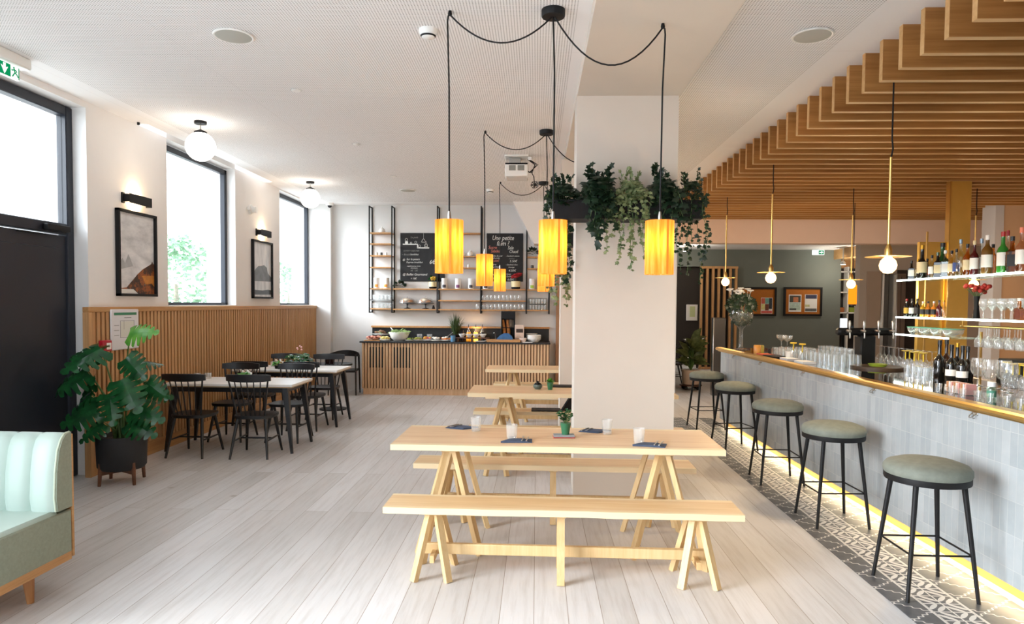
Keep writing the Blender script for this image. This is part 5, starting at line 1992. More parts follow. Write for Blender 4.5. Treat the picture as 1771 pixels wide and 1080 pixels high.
# vase of flowers at the bar end
t = thing('flower_goblet', 'giant clear goblet vase with dark foliage and white flowers on the bar end', 'vase', bw(.14, 5.3))
G().lathe([(.0001, 0), (.085, 0), (.08, .008), (.03, .02), (.022, .05), (.02, .25), (.04, .28), (.095, .33), (.125, .40), (.125, .46), (.105, .52), (.102, .52), (.12, .46), (.12, .40), (.09, .335), (.0001, .285)], n=30).build('goblet_vase', CLEAR2, t)
g, s = G(), G()
r = random.Random(8)
t.scale = (1.2, 1.2, 1.1)
for i in range(330):
    a, e = r.uniform(0, 2 * PI), r.uniform(-1.2, 1.3)
    d = Vector((math.cos(a) * math.cos(e), math.sin(a) * math.cos(e), math.sin(e)))
    c = Vector((d.x * .135, d.y * .135, .49 + d.z * .17))
    if c.z < .50:
        c = Vector((d.x * .095, d.y * .095, max(.34, c.z - .02)))
    ivy_leaf(g, c, (d.x * .5 + r.uniform(-.8, .8), .15 * d.y, r.uniform(-.9, .5)), (d.x, d.y - .4, .35), .06)
for i in range(26):
    a = r.uniform(0, 2 * PI)
    s.tube([(0, 0, .31), (.1 * math.cos(a), .1 * math.sin(a), .55)], .003, 5)
g.build('foliage', IVY_D, t, angle=60)
s.build('stems', STEM, t)
for i in range(11):
    a, q = r.uniform(0, 2 * PI), r.uniform(.02, .14)
    p = Vector((q * math.cos(a) - .02, q * math.sin(a), .66 + r.uniform(0, .08)))
    g = G().lathe([(.0001, -.02), (.012, -.008), (.034, .006), (.030, .012), (.0001, .010)], p, 10)
    for k in range(6):
        b = k * PI / 3
        g.ball(.015, p + Vector((.022 * math.cos(b), .022 * math.sin(b), .006)), 8, .6)
    g.tube([p - Vector((0, 0, .015)), (p.x * .5, p.y * .5, .52)], .002, 5)
    g.build('white_flower', pm('white_petal', '#f4f1ec', .6), t)

# beer taps
t = thing('beer_tap_tower', 'black beer tap tower with four chrome taps on the bar', 'beer taps', bw(.66, 3.05), BRZ + R(6))
G().box(-.08, .08, -.06, .06, 0, .30, .012).build('column', BLACK, t)
G().box(-.30, .30, -.045, .045, .30, .375, .02).build('tap_head', BLACK, t)
for k in range(4):
    x = -.225 + .15 * k
    tp = G().lathe([(.016, 0), (.016, .05), (.010, .06)], n=12, m=Matrix.Translation((x, -.055, .345)) @ Matrix.Rotation(PI / 2, 4, 'X'))
    tp.tube([(x, -.095, .35), (x, -.105, .31), (x, -.105, .275)], [.008, .007, .006], 10)
    o = tp.build('tap_spout', STEEL, t)
    G().lathe([(.007, .355), (.012, .40), (.010, .44), (.006, .45)], (x, -.095, 0), 12).build('tap_handle', STEEL, o)
t = tag(G().lathe([(.0001, 0), (.24, 0), (.24, .02), (.0001, .02)], n=36).build('round_board', wood('dark_round_board', '#5a4129', '#35251a', 'X'), None, bw(.62, 2.72)), 'round dark wooden board on the bar in front of the taps', 'board')
t = thing('green_sponge_dish', 'lime green dish on the round dark board by the taps', 'dish', bw(.62, 2.72, BT + .02))
G().lathe([(.0001, 0), (.07, 0), (.085, .022), (.08, .022), (.0001, .008)], n=22).build('dish', pm('lime_green', '#9fb53a', .4), t)

# bottles --------------------------------------------------------------
def bottle(loc, h, rad, body, cap, labelc, text, kind='round', neck=.36, capn=.12, lab=(.18, .5), name='spirit_bottle', group=None, shoulder=.12):
    t = thing(name, text, 'bottle', loc, -.55, group)
    t.scale = (1, 1, 1)
    rn = rad * .34
    zs = h * (1 - neck)
    prof = [(.0001, 0), (rad * .94, 0), (rad, .006), (rad, zs - h * shoulder), (rad * .86, zs - h * shoulder * .4), (rn * 1.25, zs + h * .03), (rn, zs + h * .08), (rn, h * (1 - capn))]
    if kind == 'square':
        g = G().box(-rad, rad, -rad * .8, rad * .8, 0, zs - h * .06, rad * .15)
        g.lathe([(rad * .8, zs - h * .07), (rn * 1.1, zs + h * .01), (rn, h * (1 - capn))], n=16)
    else:
        g = G().lathe(prof, n=18)
    g.build('bottle_body', body, t)
    G().lathe([(rn * 1.14, h * (1 - capn)), (rn * 1.14, h), (.0001, h)], n=14).build('cap', cap, t)
    if labelc:
        gg = G()
        if kind == 'square':
            gg.box(-rad * .85, rad * .85, -rad * .8 - .002, -rad * .8 + .001, h * lab[0], h * lab[1])
            gg.box(-rad - .002, -rad + .001, -rad * .7, rad * .7, h * lab[0], h * lab[1])
        else:
            vs, fs = [], []
            for i in range(13):
                a = -PI * .95 + i * PI * .9 / 12 + .2 - .15
                for z in (h * lab[0], h * lab[1]):
                    vs.append((rad * 1.015 * math.cos(a), rad * 1.015 * math.sin(a), z))
            for i in range(12):
                fs.append((2 * i, 2 * i + 2, 2 * i + 3, 2 * i + 1))
            gg.add(vs, fs)
        gg.build('paper_label', labelc, t)
    return t


def gl(n, c, rough=.08):
    return pm('glass_' + n, c, rough, coat=.3)


def tint(n, rgb):
    return glassy('tinted_' + n, rgb, refl=.12, edge=.6)


DK, GRN, BRN = gl('near_black', '#14120f'), gl('bottle_green', '#1f4a22'), gl('brown', '#3b2010')
CLR = tint('clear_spirit', (.86, .89, .87))
AMBT = tint('amber_spirit', (.80, .45, .12))
REDT = gl('dark_red_liqueur', '#4a1115')
ORG = gl('orange_juice', '#d9801c')
WHL, CRL, BLL, BKL, ORL = pm('paper_white', '#e9e7e2', .6), pm('paper_cream', '#e0cfa6', .6), pm('paper_blue', '#3a4f8c', .6), pm('paper_black', '#1a1a1d', .5), pm('paper_orange', '#cc5a2a', .6)
GOLDF, BKC, REDC, WHC, BLC = pm('gold_foil', '#b98d2f', .35, .8), pm('black_cap', '#17171a', .4), pm('red_cap', '#a81c20', .4), pm('white_cap', '#eceae6', .4), pm('silver_blue_cap', '#8fa7bb', .35, .5)

SX, STZ, SMZ, SLZ = 4.1, 1.99, 1.575, 1.38
LED = emis('shelf_led_light', '#f1fff4', 6)
SG = glassy('shelf_green_glass', (.86, .95, .90), refl=.12, edge=.4)
for z, ya, yb, lb in ((STZ, 4.2, 7.95, 'topmost lit glass shelf of the back bar, full of spirit bottles'),
                      (SMZ, 4.2, 7.95, 'middle lit glass shelf of the back bar, crowded with wine glasses'),
                      (SLZ, 6.95, 7.95, 'short lowest lit glass shelf of the back bar with green-rimmed bowls')):
    sh = thing('bar_shelf', lb, 'shelf', (SX, 0, z), 0, 'lit glass shelves')
    G().box(.012, .32, ya, yb, -.016, -.0005).build('glass_shelf', SG, sh, flat=True)
    G().box(0, .012, ya, yb, -.018, .0).build('lit_edge', LED, sh, flat=True)
    if z == SMZ:
        g = G()
        for x in (.06, .13, .20, .27):
            g.tube([(x, 4.3, -.075), (x, 6.85, -.075)], .006, 8)
        for yy in (4.4, 5.6, 6.8):
            g.tube([(.03, yy, -.075), (.30, yy, -.075)], .005, 6)
            g.tube([(.05, yy, -.075), (.05, yy, -.016)], .005, 6)
        g.build('hanging_rail', BRASS, sh)
tag(G().box(.317, .332, 7.935, 7.955, .0, 1.60).box(.317, .332, 6.935, 6.955, .0, .5).box(.317, .332, 4.195, 4.215, .0, 1.60).build('shelf_posts', BRASS, None, (SX, 0, .94)), 'slim brass rods carrying the lit glass shelves', 'shelf supports')
bb = thing('back_counter', 'dark back-bar counter under the lit glass shelves', 'counter', (4.02, 0, 0))
G().box(0, .62, 2.5, 8.4, 0, .90).build('cabinet', DARKW, bb)
G().box(-.02, .64, 2.5, 8.42, .90, .94, .003).build('worktop', pm('black_worktop', '#17181a', .35), bb)
t = thing('brass_column', 'tall polished brass column rising through the ceiling slats', 'column', (5.37, 8.95, 0))
G().box(-.128, .128, -.04, .04, 0, 3.56, .003).build('brass_cladding', GOLD, t)
G().box(-.142, -.128, -.045, .045, 0, 3.56, .002).build('brass_edge_strip', BRASS, t)
t = thing('brass_column', 'lower brass panel left of the tall brass column', 'column', (5.06, 9.0, 0))
G().box(-.155, .155, -.03, .03, 0, 2.52, .003).build('brass_cladding', GOLD, t)

TOP = [  # u in photo, height, radius, body, cap, label, kind, description, neck, depth row
    (1576, .19, .028, DK, BKC, WHL, 'square', 'slim near-black bottle at the left end of the top shelf', .34, 0),
    (1587, .21, .03, CLR, GOLDF, CRL, 'round', 'small clear bottle with gold cap second from the left on the top shelf', .34, .8),
    (1594, .33, .046, DK, GOLDF, CRL, 'round', 'dark champagne bottle with long gold foil neck on the top shelf', .45, 0),
    (1603, .20, .028, BRN, BKC, ORL, 'square', 'brown bottle with red-orange label beside the gold-foil champagne', .34, .6),
    (1611, .22, .03, CLR, BKC, WHL, 'round', 'clear bottle with black cap left of the dark magnum', .34, 0),
    (1621, .24, .034, DK, GRN, CRL, 'square', 'dark bottle with gold-and-black label before the magnum', .32, 0),
    (1629, .34, .055, GRN, BKC, None, 'round', 'big dark green magnum at the back of the top shelf', .42, 1),
    (1634, .25, .036, CLR, WHC, WHL, 'square', 'square clear bottle with white cap and silver label', .34, 0),
    (1645, .24, .03, tint('pale_gold', (.92, .82, .55)), BKC, CRL, 'round', 'pale gold bottle with black cap left of brass column', .34, 0),
    (1653, .25, .028, CLR, BKC, BLL, 'round', 'clear bottle with blue label in front of the brass column', .36, 0),
    (1660, .33, .034, tint('milky', (.88, .88, .78)), BLC, None, 'round', 'tall pale bottle with silver-white cap before the brass column', .36, 0),
    (1672, .28, .034, AMBT, BKC, CRL, 'round', 'bottle with cream label and dark cap before the brass column', .34, 0),
    (1684, .30, .034, REDT, CRL, WHL, 'round', 'dark red liqueur bottle with white label and cream neck', .36, 0),
    (1696, .32, .034, CLR, BLC, WHL, 'round', 'clear bottle with blue neck foil and pale label', .36, .75),
    (1706, .33, .042, gl('amber_brown', '#6a4a1e'), WHC, WHL, 'round', 'brown-shouldered bottle with white cap and white label', .30, 0),
    (1716, .26, .032, AMBT, BKC, None, 'square', 'amber bottle with black cap left of the green one', .3, .8),
    (1733, .34, .042, gl('bright_green', '#2f7a2c'), REDC, WHL, 'round', 'bright green bottle with dark red cap and round white label', .36, 0),
    (1741, .36, .03, CLR, REDC, BKL, 'round', 'tall bottle with red and black pourer behind the square black-labelled one', .34, 1),
    (1749, .29, .042, tint('whiskey', (.62, .36, .10)), BKC, BKL, 'square', 'square whiskey bottle with black label and black cap', .34, 0),
    (1765, .35, .04, tint('pink_spirit', (.92, .72, .60)), pm('coral_cap', '#dd7a5c', .4), WHL, 'round', 'tall pale pink bottle with coral cap near the right edge', .36, 0),
    (1782, .28, .036, DK, BKC, WHL, 'round', 'dark bottle cut by the right edge of the picture', .34, 0),
]
for u, h, rad, body, cap, lab, kind, text, nk, row in TOP:
    p = at_x(u, 480, SX + .075 + .11 * row)
    bottle((p.x, p.y, STZ), h * 1.1, rad * 1.1, body, cap, lab, text, kind, nk)
MID = [
    (1568, .20, .03, DK, REDC, pm('paper_gold', '#c9a13b', .6), 'dark beer bottle with yellow label at left end of middle shelf'),
    (1577, .20, .03, DK, BKC, WHL, 'dark beer bottle with white label, second on the middle shelf'),
    (1586, .20, .03, DK, BKC, BKL, 'dark beer bottle with black label, third on the middle shelf'),
    (1596, .17, .028, gl('yellow_juice', '#d6a52a'), WHC, BKL, 'yellow juice bottle beside the dark beer bottles'),
    (1605, .17, .028, ORG, BKC, BKL, 'orange juice bottle, left one on the middle shelf'),
    (1615, .17, .028, ORG, WHC, BKL, 'orange juice bottle with white cap on the middle shelf'),
    (1624, .18, .028, gl('red_juice', '#5a1c1e'), BKC, None, 'dark red juice bottle right of the orange ones'),
    (1632, .18, .027, CLR, GOLDF, None, 'clear small bottle right of the dark red juice'),
]
for u, h, rad, body, cap, lab, text in MID:
    p = at_x(u, 540, SX + .07)
    bottle((p.x, p.y, SMZ), h, rad, body, cap, lab, text, 'round', .34, name='small_bottle')
AMB_P = p = at_x(1762, 560, SX + .05)
bottle((p.x, p.y, SMZ), .19, .04, tint('whiskey_light', (.75, .40, .10)), WHC, None, 'half-full amber bottle before the wine glasses near the right edge', 'square', .4)
WINE = [(1624, .33, 'leftmost dark wine bottle of the group on the bar', DK, None, BKC), (1636, .33, 'second dark wine bottle of the group, brown neck', BRN, None, BKC), (1645, .30, 'third dark wine bottle of the group, grey label', DK, WHL, BKC),
        (1655, .31, 'dark wine bottle with gold neck and pale label in the group on the bar', DK, CRL, GOLDF), (1664, .30, 'dark wine bottle right of the gold-necked one', DK, WHL, BKC), (1673, .29, 'rightmost dark wine bottle of the group on the bar', DK, None, BKC)]
for i, (u, h, text, body, lab, cap) in enumerate(WINE):
    p = at_x(u, 640, (3.36, 3.47)[i % 2])
    bottle((p.x, p.y, BT), h * .95, .041, body, cap, lab, text, 'round', .44, name='wine_bottle', lab=(.12, .30))
# right-hand part of the bar top
for u, x in ((1692, 3.32), (1712, 3.30), (1735, 3.36), (1745, 3.25)):
    p = at_x(u, 650, x)
    glass_thing('goblet_glass', GOBLET, (p.x, p.y, BT), 'large clear goblet on the bar right of the dark wine bottles', 'large goblets on the bar')
t = thing('sugar_caddy', 'holder of upright paper sugar sachets on the bar', 'sachet holder', bw(.20, .82), BRZ)
G().box(-.045, .045, -.12, .12, 0, .035, .003).build('holder', CLEAR, t)
for k in range(9):
    o = G().box(-.035, .035, -.004, .004, .004, .075).build('sachet', (pm('pink_paper', '#d99a92', .7), CREAM, pm('brown_paper', '#b98a64', .7))[k % 3], t, loc=(0, -.10 + .025 * k, 0))
t = thing('small_shaker', 'small green-labelled shaker bottle with white cap on the bar', 'bottle', bw(.20, .52))
G().lathe([(.0001, 0), (.026, 0), (.026, .07), (.02, .085)], n=18).build('bottle_body', tint('pale_green', (.72, .88, .80)), t)
G().lathe([(.024, .085), (.024, .115), (.0001, .115)], n=18).build('cap', WHITEP, t)
G().lathe([(.0265, .02), (.0265, .06)], n=18).build('green_label', pm('bottle_label_green', '#4f8f77', .5), t)
t = thing('wicker_basket', 'tan wicker basket at the right edge of the bar', 'basket', bw(.46, .0))
wk = N('wicker_weave')
x_, y_, z_ = wk.sep(wk.obj())
wv = wk.math('MULTIPLY', wk.math('SINE', wk.math('MULTIPLY', z_, 420)), wk.math('SINE', wk.math('MULTIPLY', wk.math('ADD', x_, y_), 180)))
wk.l(wk.ramp(wv, [(.0, lin('#7a5a33')), (.6, lin('#c39a63'))]), wk.bsdf.inputs['Base Color'])
wk.bump(wv, .8, .006)
vs = [(.0001, 0), (.12, 0), (.15, .05), (.165, .10), (.172, .11), (.158, .10), (.14, .05), (.0001, .01)]
G().lathe(vs, n=36).build('basket_body', wk.m, t)
g = G()
g.tube([(.166 * math.cos(a * PI / 18), .166 * math.sin(a * PI / 18), .108) for a in range(37)], .010, 8)
g.build('basket_rim', wk.m, t)
t = thing('white_wire_basket', 'white wire dish rack behind the wicker basket', 'rack', bw(.80, .02), BRZ)
g = G()
for k in range(12):
    yy = -.2 + .036 * k
    g.tube([(-.09, yy, .0), (-.10, yy, .19)], .003, 5)
    g.tube([(.09, yy, .0), (.10, yy, .19)], .003, 5)
for z in (0.003, .10, .19):
    for sx in (-.1, .1):
        g.tube([(sx, -.21, z), (sx, .21, z)], .004, 5)
g.build('wire_frame', WHITEP, t)
for j in range(3):
    glass_thing('wine_glass_inverted', WINE_DN, bw(.60, .35 + .11 * j), 'upturned stemmed glass beside the wicker basket', 'upturned glasses by the wicker basket')
# glasses on the middle shelf and hanging under it
for i in range(3):
    for j in range(15):
        if i == 0 and abs(4.72 + .128 * j - AMB_P.y) < .1:
            continue
        glass_thing('wine_glass', WINE_UP, (SX + .06 + .095 * i, 4.72 + .128 * j + .03 * (i % 2), SMZ), 'clear stemmed wine glass in the crowd standing on the middle lit shelf', 'wine glasses on the middle shelf')
for i in range(3):
    for j in range(15):
        glass_thing('hanging_wine_glass', WINE_DN, (SX + .095 + .07 * i, 4.66 + .14 * j, SMZ - .079 - .19), 'clear wine glass hanging upside down from the brass rail', 'wine glasses hanging from the brass rail')
for j in range(4):
    t = thing('preserving_bowl', 'clear round bowl with a green rim on the short lowest lit shelf', 'bowl', (SX + .13, 7.08 + .22 * j, SLZ), 0, 'green-rimmed bowls on the lowest shelf')
    G().lathe([(.0001, 0), (.06, 0), (.09, .04), (.095, .075), (.091, .075), (.086, .04), (.0001, .008)], n=24).build('bowl', CLEAR, t)
    G().lathe([(.094, .075), (.099, .078), (.099, .085), (.092, .085)], n=24).build('green_rim', pm('rim_green', '#5fa88a', .3), t)
for j in range(8):
    glass_thing('low_wine_glass', [(r_, z_ * .75) for r_, z_ in WINE_DN], (4.25, 7.0 + .15 * j, .94), 'upturned glass on the dark back counter below the shelves', 'glasses on the back counter')
t = thing('coffee_grinder_box', 'long black appliance on the back counter under the hanging glasses', 'appliance', (4.35, 5.9, .94))
G().box(-.14, .14, -.5, .5, 0, .28, .02).build('appliance_body', BLACK, t)
writing('Coffee', .05, pm('grey_lettering', '#8f8f8c', .6), t, -.1405, .12, .22, name='brand_lettering', rot=(PI / 2, 0, -PI / 2), shear=.2) if False else None
t = thing('red_flower_posy', 'little red flowers behind the wine glasses near the brass column', 'flowers', (4.9, 7.72, 0))
pp = at_x(1690, 497, SX + .265)
t.location = (pp.x, pp.y, SMZ)
G().lathe([(.0001, 0), (.035, 0), (.022, .1), (.03, .22), (.024, .22), (.0001, .2)], n=16).build('vase', BLACK, t)
g = G()
r = random.Random(6)
for i in range(22):
    g.ball(.022, (r.uniform(-.12, .16), r.uniform(-.05, .05), .29 + r.uniform(-.03, .04)), 8)
g.build('red_flowers', pm('coral_red_petal', '#c23a30', .6), t)
g = G()
for k in range(8):
    g.tube([(0, 0, .2), (-.1 + .03 * k, 0, .29)], .003, 5)
g.build('stems', STEM, t)
# ================================================================== TABLE SETTINGS
BLUE = pm('slate_blue_linen', '#47536a', .9, noise=.12, nscale=40, bump=.25)
T1Z = .752


def setting(u, v, du, label, rz):
    p = at_z(u, v, T1Z)
    t = thing('folded_napkin', label, 'napkin', (p.x, p.y, T1Z), rz, 'blue napkins on the nearest table')
    G().prism([(-.11, -.045), (.10, -.06), (.115, .055), (-.03, .06)], 0, .006).build('napkin_base', BLUE, t)
    G().prism([(-.11, -.044), (.07, -.055), (.06, .045), (-.035, .05)], .006, .012).build('napkin_fold', BLUE, t)
    c = thing('cutlery', label.replace('slate blue folded napkin', 'fork and knife on the napkin'), 'cutlery', (p.x, p.y, T1Z + .012), rz, 'cutlery on the napkins')
    g = G()
    g.tube([(.03, -.05, .004), (.045, .0, .007), (.055, .05, .004)], [.004, .003, .0035], 6)
    for k in range(4):
        g.tube([(.052 + .004 * k - .004, .05, .004), (.056 + .004 * k - .004, .085, .008)], .0012, 5)
    g.build('fork', STEEL, c)
    G().tube([(.06, -.055, .004), (.078, .01, .005), (.092, .07, .004)], [.0045, .004, .003], 6).build('knife', STEEL, c)


setting(893, 764, 0, 'slate blue folded napkin at the front left place of the nearest table', R(8))
setting(1123, 771, 0, 'slate blue folded napkin at the front right place of the nearest table', R(-8))
setting(800, 741, 0, 'slate blue folded napkin at the back left place of the nearest table', R(160))
setting(1030, 747, 0, 'slate blue folded napkin at the back right place of the nearest table', R(165))
TB_ = [(.0001, .008), (.028, .008), (.031, 0), (.034, .012), (.04, .105), (.0375, .105), (.031, .018), (.0001, .018)]
for (u, v, lb) in ((885, 761, 'heavy water tumbler behind the front left napkin'), (1105, 768, 'heavy water tumbler behind the front right napkin'),
                   (823, 746, 'heavy water tumbler beside the back left napkin'), (1050, 751, 'heavy water tumbler beside the back right napkin')):
    p = at_z(u, v, T1Z)
    tag(G().lathe(TB_, n=20).build('water_tumbler', CLEAR, None, (p.x, p.y, T1Z)), lb + ' on the nearest table', 'glass', 'water tumblers on the nearest table')
p = at_z(975, 757, T1Z)
t = thing('card_block', 'grey-and-red stack of cards under the green plant pot', 'cards', (p.x, p.y, T1Z), R(3))
G().box(-.075, .075, -.035, .035, 0, .008).build('bottom_card', pm('red_card', '#9a4a44', .6), t)
G().box(-.072, .072, -.033, .033, .008, .022).build('card_stack', pm('grey_card', '#8f9294', .6), t)
GPOT = pm('bottle_green_pot', '#2f6b4a', .35)
def green_pot(x, y, z, sc, label, succ=False):
    t = thing('green_plant_pot', label, 'potted plant', (x, y, z))
    t.scale = (sc, sc, sc)
    G().lathe([(.0001, 0), (.026, 0), (.036, .075), (.037, .082), (.032, .082), (.0001, .07)], n=24).build('pot', GPOT, t)
    g, s = G(), G()
    r = random.Random(int(sc * 50))
    if succ:
        for k in range(26):
            a, e = r.uniform(0, 2 * PI), r.uniform(.2, 1.4)
            d = Vector((math.cos(a) * math.cos(e), math.sin(a) * math.cos(e), math.sin(e)))
            ivy_leaf(g, Vector((0, 0, .08)) + d * .015, d, (0, 0, 1), .045)
    else:
        for k in range(9):
            a = r.uniform(0, 2 * PI)
            e = Vector((.05 * math.cos(a), .035 * math.sin(a), .13 + r.uniform(0, .05)))
            s.tube([(0, 0, .07), e], .0018, 5)
            for q in range(7):
                f = .35 + .65 * q / 6
                ivy_leaf(g, Vector((0, 0, .07)).lerp(e, f), (r.uniform(-1, 1), r.uniform(-1, 1), .3), (0, -.3, 1), .026)
        s.build('stems', STEM, t)
    g.build('foliage', LEAF_L if succ else LEAF_M, t, angle=60)
    return t


green_pot(p.x + .012, p.y, T1Z + .022, 1.0, 'small leafy plant in a dark green pot on the nearest table')
green_pot(.155, 7.42, T1Z, .95, 'pale succulent in a dark green pot on the middle table', True)
t = thing('round_lidded_pot', 'round dark glazed pot with black lid beside the succulent', 'pot', (.02, 7.46, T1Z))
G().lathe([(.0001, 0), (.03, 0), (.048, .02), (.05, .035), (.046, .05)], n=24).build('pot', pm('grey_green_glaze', '#5d6a62', .3), t)
G().lathe([(.046, .05), (.03, .068), (.012, .075), (.012, .088), (.0001, .09)], n=24).build('lid', BLACK, t)
t = tag(G().box(-.13, .13, -.10, .10, 0, .012, .003).build('black_menu', BLACK, None, (.30, 7.72, T1Z)), 'flat black menu on the middle table beside the pillar', 'menu')
t = tag(G().prism([(-.12, 0), (.14, 0), (.14, .30), (.10, .32)], -.02, .02, 'Y').build('black_bag', pm('black_fabric', '#17171a', .9), None, (.40, 7.88, .452), R(20)), 'black bag leaning on the middle bench behind the pillar', 'bag')
t = tag(G().box(-.17, .17, -.11, .11, 0, .012, .003).build('black_menu', BLACK, None, (.12, 7.90, .452)), 'flat black menu lying on the bench behind the middle table', 'menu')

# ================================================================== HALL BEHIND THE BAR
t = thing('slatted_screen', 'tall oak post screen standing at the back of the hall', 'screen', (4.76, 18.2, 0))
for k in range(7):
    x = -.42 + .15 * k
    G().box(x - .03, x + .03, -.04, .04, .06, 2.66, .003).build('post', OAK_P, t)
G().box(-.46, .52, -.045, .045, 2.66, 2.72, .003).build('head_rail', OAK_P, t)
G().box(-.46, .52, -.045, .045, 0, .06, .003).build('foot_rail', OAK_P, t)
t = thing('slim_totem', 'slim dark grey upright totem standing beyond the bar end', 'totem', (3.41, 12.9, 0))
G().box(-.115, .115, -.07, .07, 0, 1.46, .012).build('totem_body', pm('dark_grey_metal', '#4c4a4b', .35, .5), t)
G().box(-.118, -.10, -.074, .07, 0, 1.46, .004).build('edge_strip', STEEL, t)
t = thing('framed_plan', 'white framed floor plan on the dark recess wall', 'sign', (0, 18.49, 0))
a, b = at_y(1187, 527, 18.48), at_y(1206, 555, 18.48)
G().box(a.x, b.x, -.03, -.002, b.z, a.z, .004).build('frame', WHITEP, t)
G().box(a.x + .09, b.x - .07, -.032, -.03, b.z + .1, a.z - .05).build('plan_print', pm('plan_yellow_green', '#c9d3a0', .5), t, flat=True)
# cork boards
CORK = pm('orange_cork', '#a5621f', .9, noise=.1, nscale=60)


def cork(u0, v0, u1, v1, label, posters):
    a, b = at_y(u0, v0, 18.27), at_y(u1, v1, 18.27)
    w, h = b.x - a.x, a.z - b.z
    t = thing('cork_board', label, 'notice board', (a.x, 18.298, b.z))
    f = .05
    g = G()
    g.box(0, w, -.05, -.002, 0, f).box(0, w, -.05, -.002, h - f, h).box(0, f, -.05, -.002, f, h - f).box(w - f, w, -.05, -.002, f, h - f)
    g.build('frame', BLACK, t)
    G().box(f, w - f, -.03, -.004, f, h - f).build('cork', CORK, t, flat=True)
    return t, w, h


def poster(board, w, h, x0, x1, z0, z1, label, bg, blocks):
    loc = board.location
    p = thing('poster', label, 'poster', (loc.x + x0 * w, 18.298 - .0305, loc.z + z0 * h))
    pw, ph = (x1 - x0) * w, (z1 - z0) * h
    G().box(0, pw, -.003, 0, 0, ph).build('sheet', bg, p, flat=True)
    for i, (nm, c, a0, a1, c0, c1) in enumerate(blocks):
        G().box(a0 * pw, a1 * pw, -.0045 - .0002 * i, -.003, c0 * ph, c1 * ph).build('printed_' + nm, pm('print_' + nm, c, .5, noise=.25, nscale=30), p, flat=True)


b1, w1, h1 = cork(1277, 497, 1342, 547, 'left cork board with black frame, behind the flowers', None)
poster(b1, w1, h1, .60, .90, .08, .64, 'colourful collage poster on the left cork board', pm('poster_white', '#e4e4e2', .5), [('salmon', '#c4604a', .03, .35, .62, .97), ('teal', '#6fa7a0', .36, .68, .62, .97), ('navy', '#27303c', .69, .97, .3, .97), ('lime', '#d4d08a', .03, .35, .25, .6), ('brown_food', '#6b3a2a', .36, .68, .2, .6), ('coral_band', '#c8584f', .03, .97, .03, .18)])
poster(b1, w1, h1, .22, .38, .15, .56, 'narrow purple and yellow poster on the left cork board', pm('poster_yellow', '#d9a545', .5), [('purple', '#3d3566', .05, .95, .75, .98), ('purple_mid', '#4a4470', .1, .8, .25, .5)])
b2, w2, h2 = cork(1356, 497, 1421, 547, 'right cork board with black frame holding two posters', None)
poster(b2, w2, h2, .13, .46, .14, .74, 'dark food photo poster, left on the right cork board', pm('poster_white', '#e4e4e2', .5), [('food_dark', '#40413a', .06, .94, .55, .95), ('food_orange', '#b9744f', .35, .75, .56, .85), ('pale_teal', '#a8bdb4', .06, .94, .1, .54), ('food_shadow', '#2e332f', .06, .6, .1, .2)])
poster(b2, w2, h2, .55, .87, .14, .75, 'white poster with navy heading, right on the right cork board', pm('poster_white', '#e4e4e2', .5), [('navy_head', '#2c2f4c', .06, .97, .76, .98), ('lime_box', '#b9b98a', .03, .4, .3, .42), ('photo_strip_dark', '#55585a', .03, .97, .03, .2)])
# hall exit sign
a = at_y(1415, 437, 18.0)
t = thing('exit_sign', 'small white and green arrow exit sign over the cork boards', 'exit sign', (a.x, 18.0, a.z))
G().box(-.15, .15, -.03, .03, -.065, .065, .01).build('sign_body', emis('sign_white_light', '#f4fff8', .75), t)
G().box(.0, .13, -.033, -.03, -.05, .05).build('green_field', GREENS, t, flat=True)
G().prism([(.02, -.012), (.07, -.012), (.07, -.035), (.115, 0), (.07, .035), (.07, .012), (.02, .012)], -.035, -.033, 'Y').build('arrow', SWH, t, flat=True)
G().tube([(0, 0, .06), (0, 0, 3.17 - a.z)], .01, 6).build('hanger', WHITEP, t)
# small hall spots
for u, v, lb in ((1185, 435, 'lit ceiling spotlight over the hall doorway, left of the screen'), (1458, 458, 'lit ceiling spotlight near the hall book shelves')):
    a = at_z(u, v - 4, 3.12) if u < 1300 else at_y(u, v, 17.5)
    if u < 1300:
        a = at_y(u, v, 17.0)
    t = thing('hall_spotlight', lb, 'spotlight', (a.x, a.y, a.z))
    G().lathe([(.06, 0), (.065, .05), (.03, .09), (.0001, .09)], n=18).build('spot_housing', WHITEP, t)
    G().lathe([(.0001, .004), (.05, .004), (.05, .0), (.0001, .0)], n=18).build('spot_lens', emis('spot_light', '#fff6e4', 25), t)
    if 3.17 - a.z - .08 > .01:
        G().tube([(0, 0, .08), (0, 0, 3.17 - a.z)], .015, 8).build('spot_stem', WHITEP, t)
    lamp('hall_spot_light', (0, 0, -.08), 18, (1, .9, .75), .05, t)
# book shelf in the gap
t = thing('hall_bookcase', 'tall dark bookcase with pale shelves in the gap beside the green wall', 'bookcase', (8.32, 18.7, 0))
G().box(-.32, .32, .12, .16, 0, 2.75).build('back_panel', DARKW, t)
G().box(-.32, -.28, -.12, .12, 0, 2.75).box(.28, .32, -.12, .12, 0, 2.75).build('side_panel', WHITEP, t)
G().box(-.02, .02, -.12, .12, 0, 2.75).build('middle_panel', WHITEP, t)
for z in (.5, 1.0, 1.5, 2.05, 2.6):
    G().box(-.28, .28, -.12, .12, z, z + .035).build('shelf_board', WHITEP, t)
for i, (x, z, c, nm) in enumerate(((-.15, 1.035, '#8f3a30', 'red'), (.12, 1.035, '#2f4a63', 'navy'), (.16, 1.535, '#8da03c', 'lime'), (-.16, 1.535, '#b06a3a', 'rust'), (.14, 2.085, '#3a3430', 'dark'))):
    tag(G().box(-.09, .09, -.06, .06, 0, .13, .01).build('storage_box', pm('box_' + nm, c, .6), None, (8.32 + x, 18.68, z)), 'small %s box on the hall bookcase' % nm, 'box')
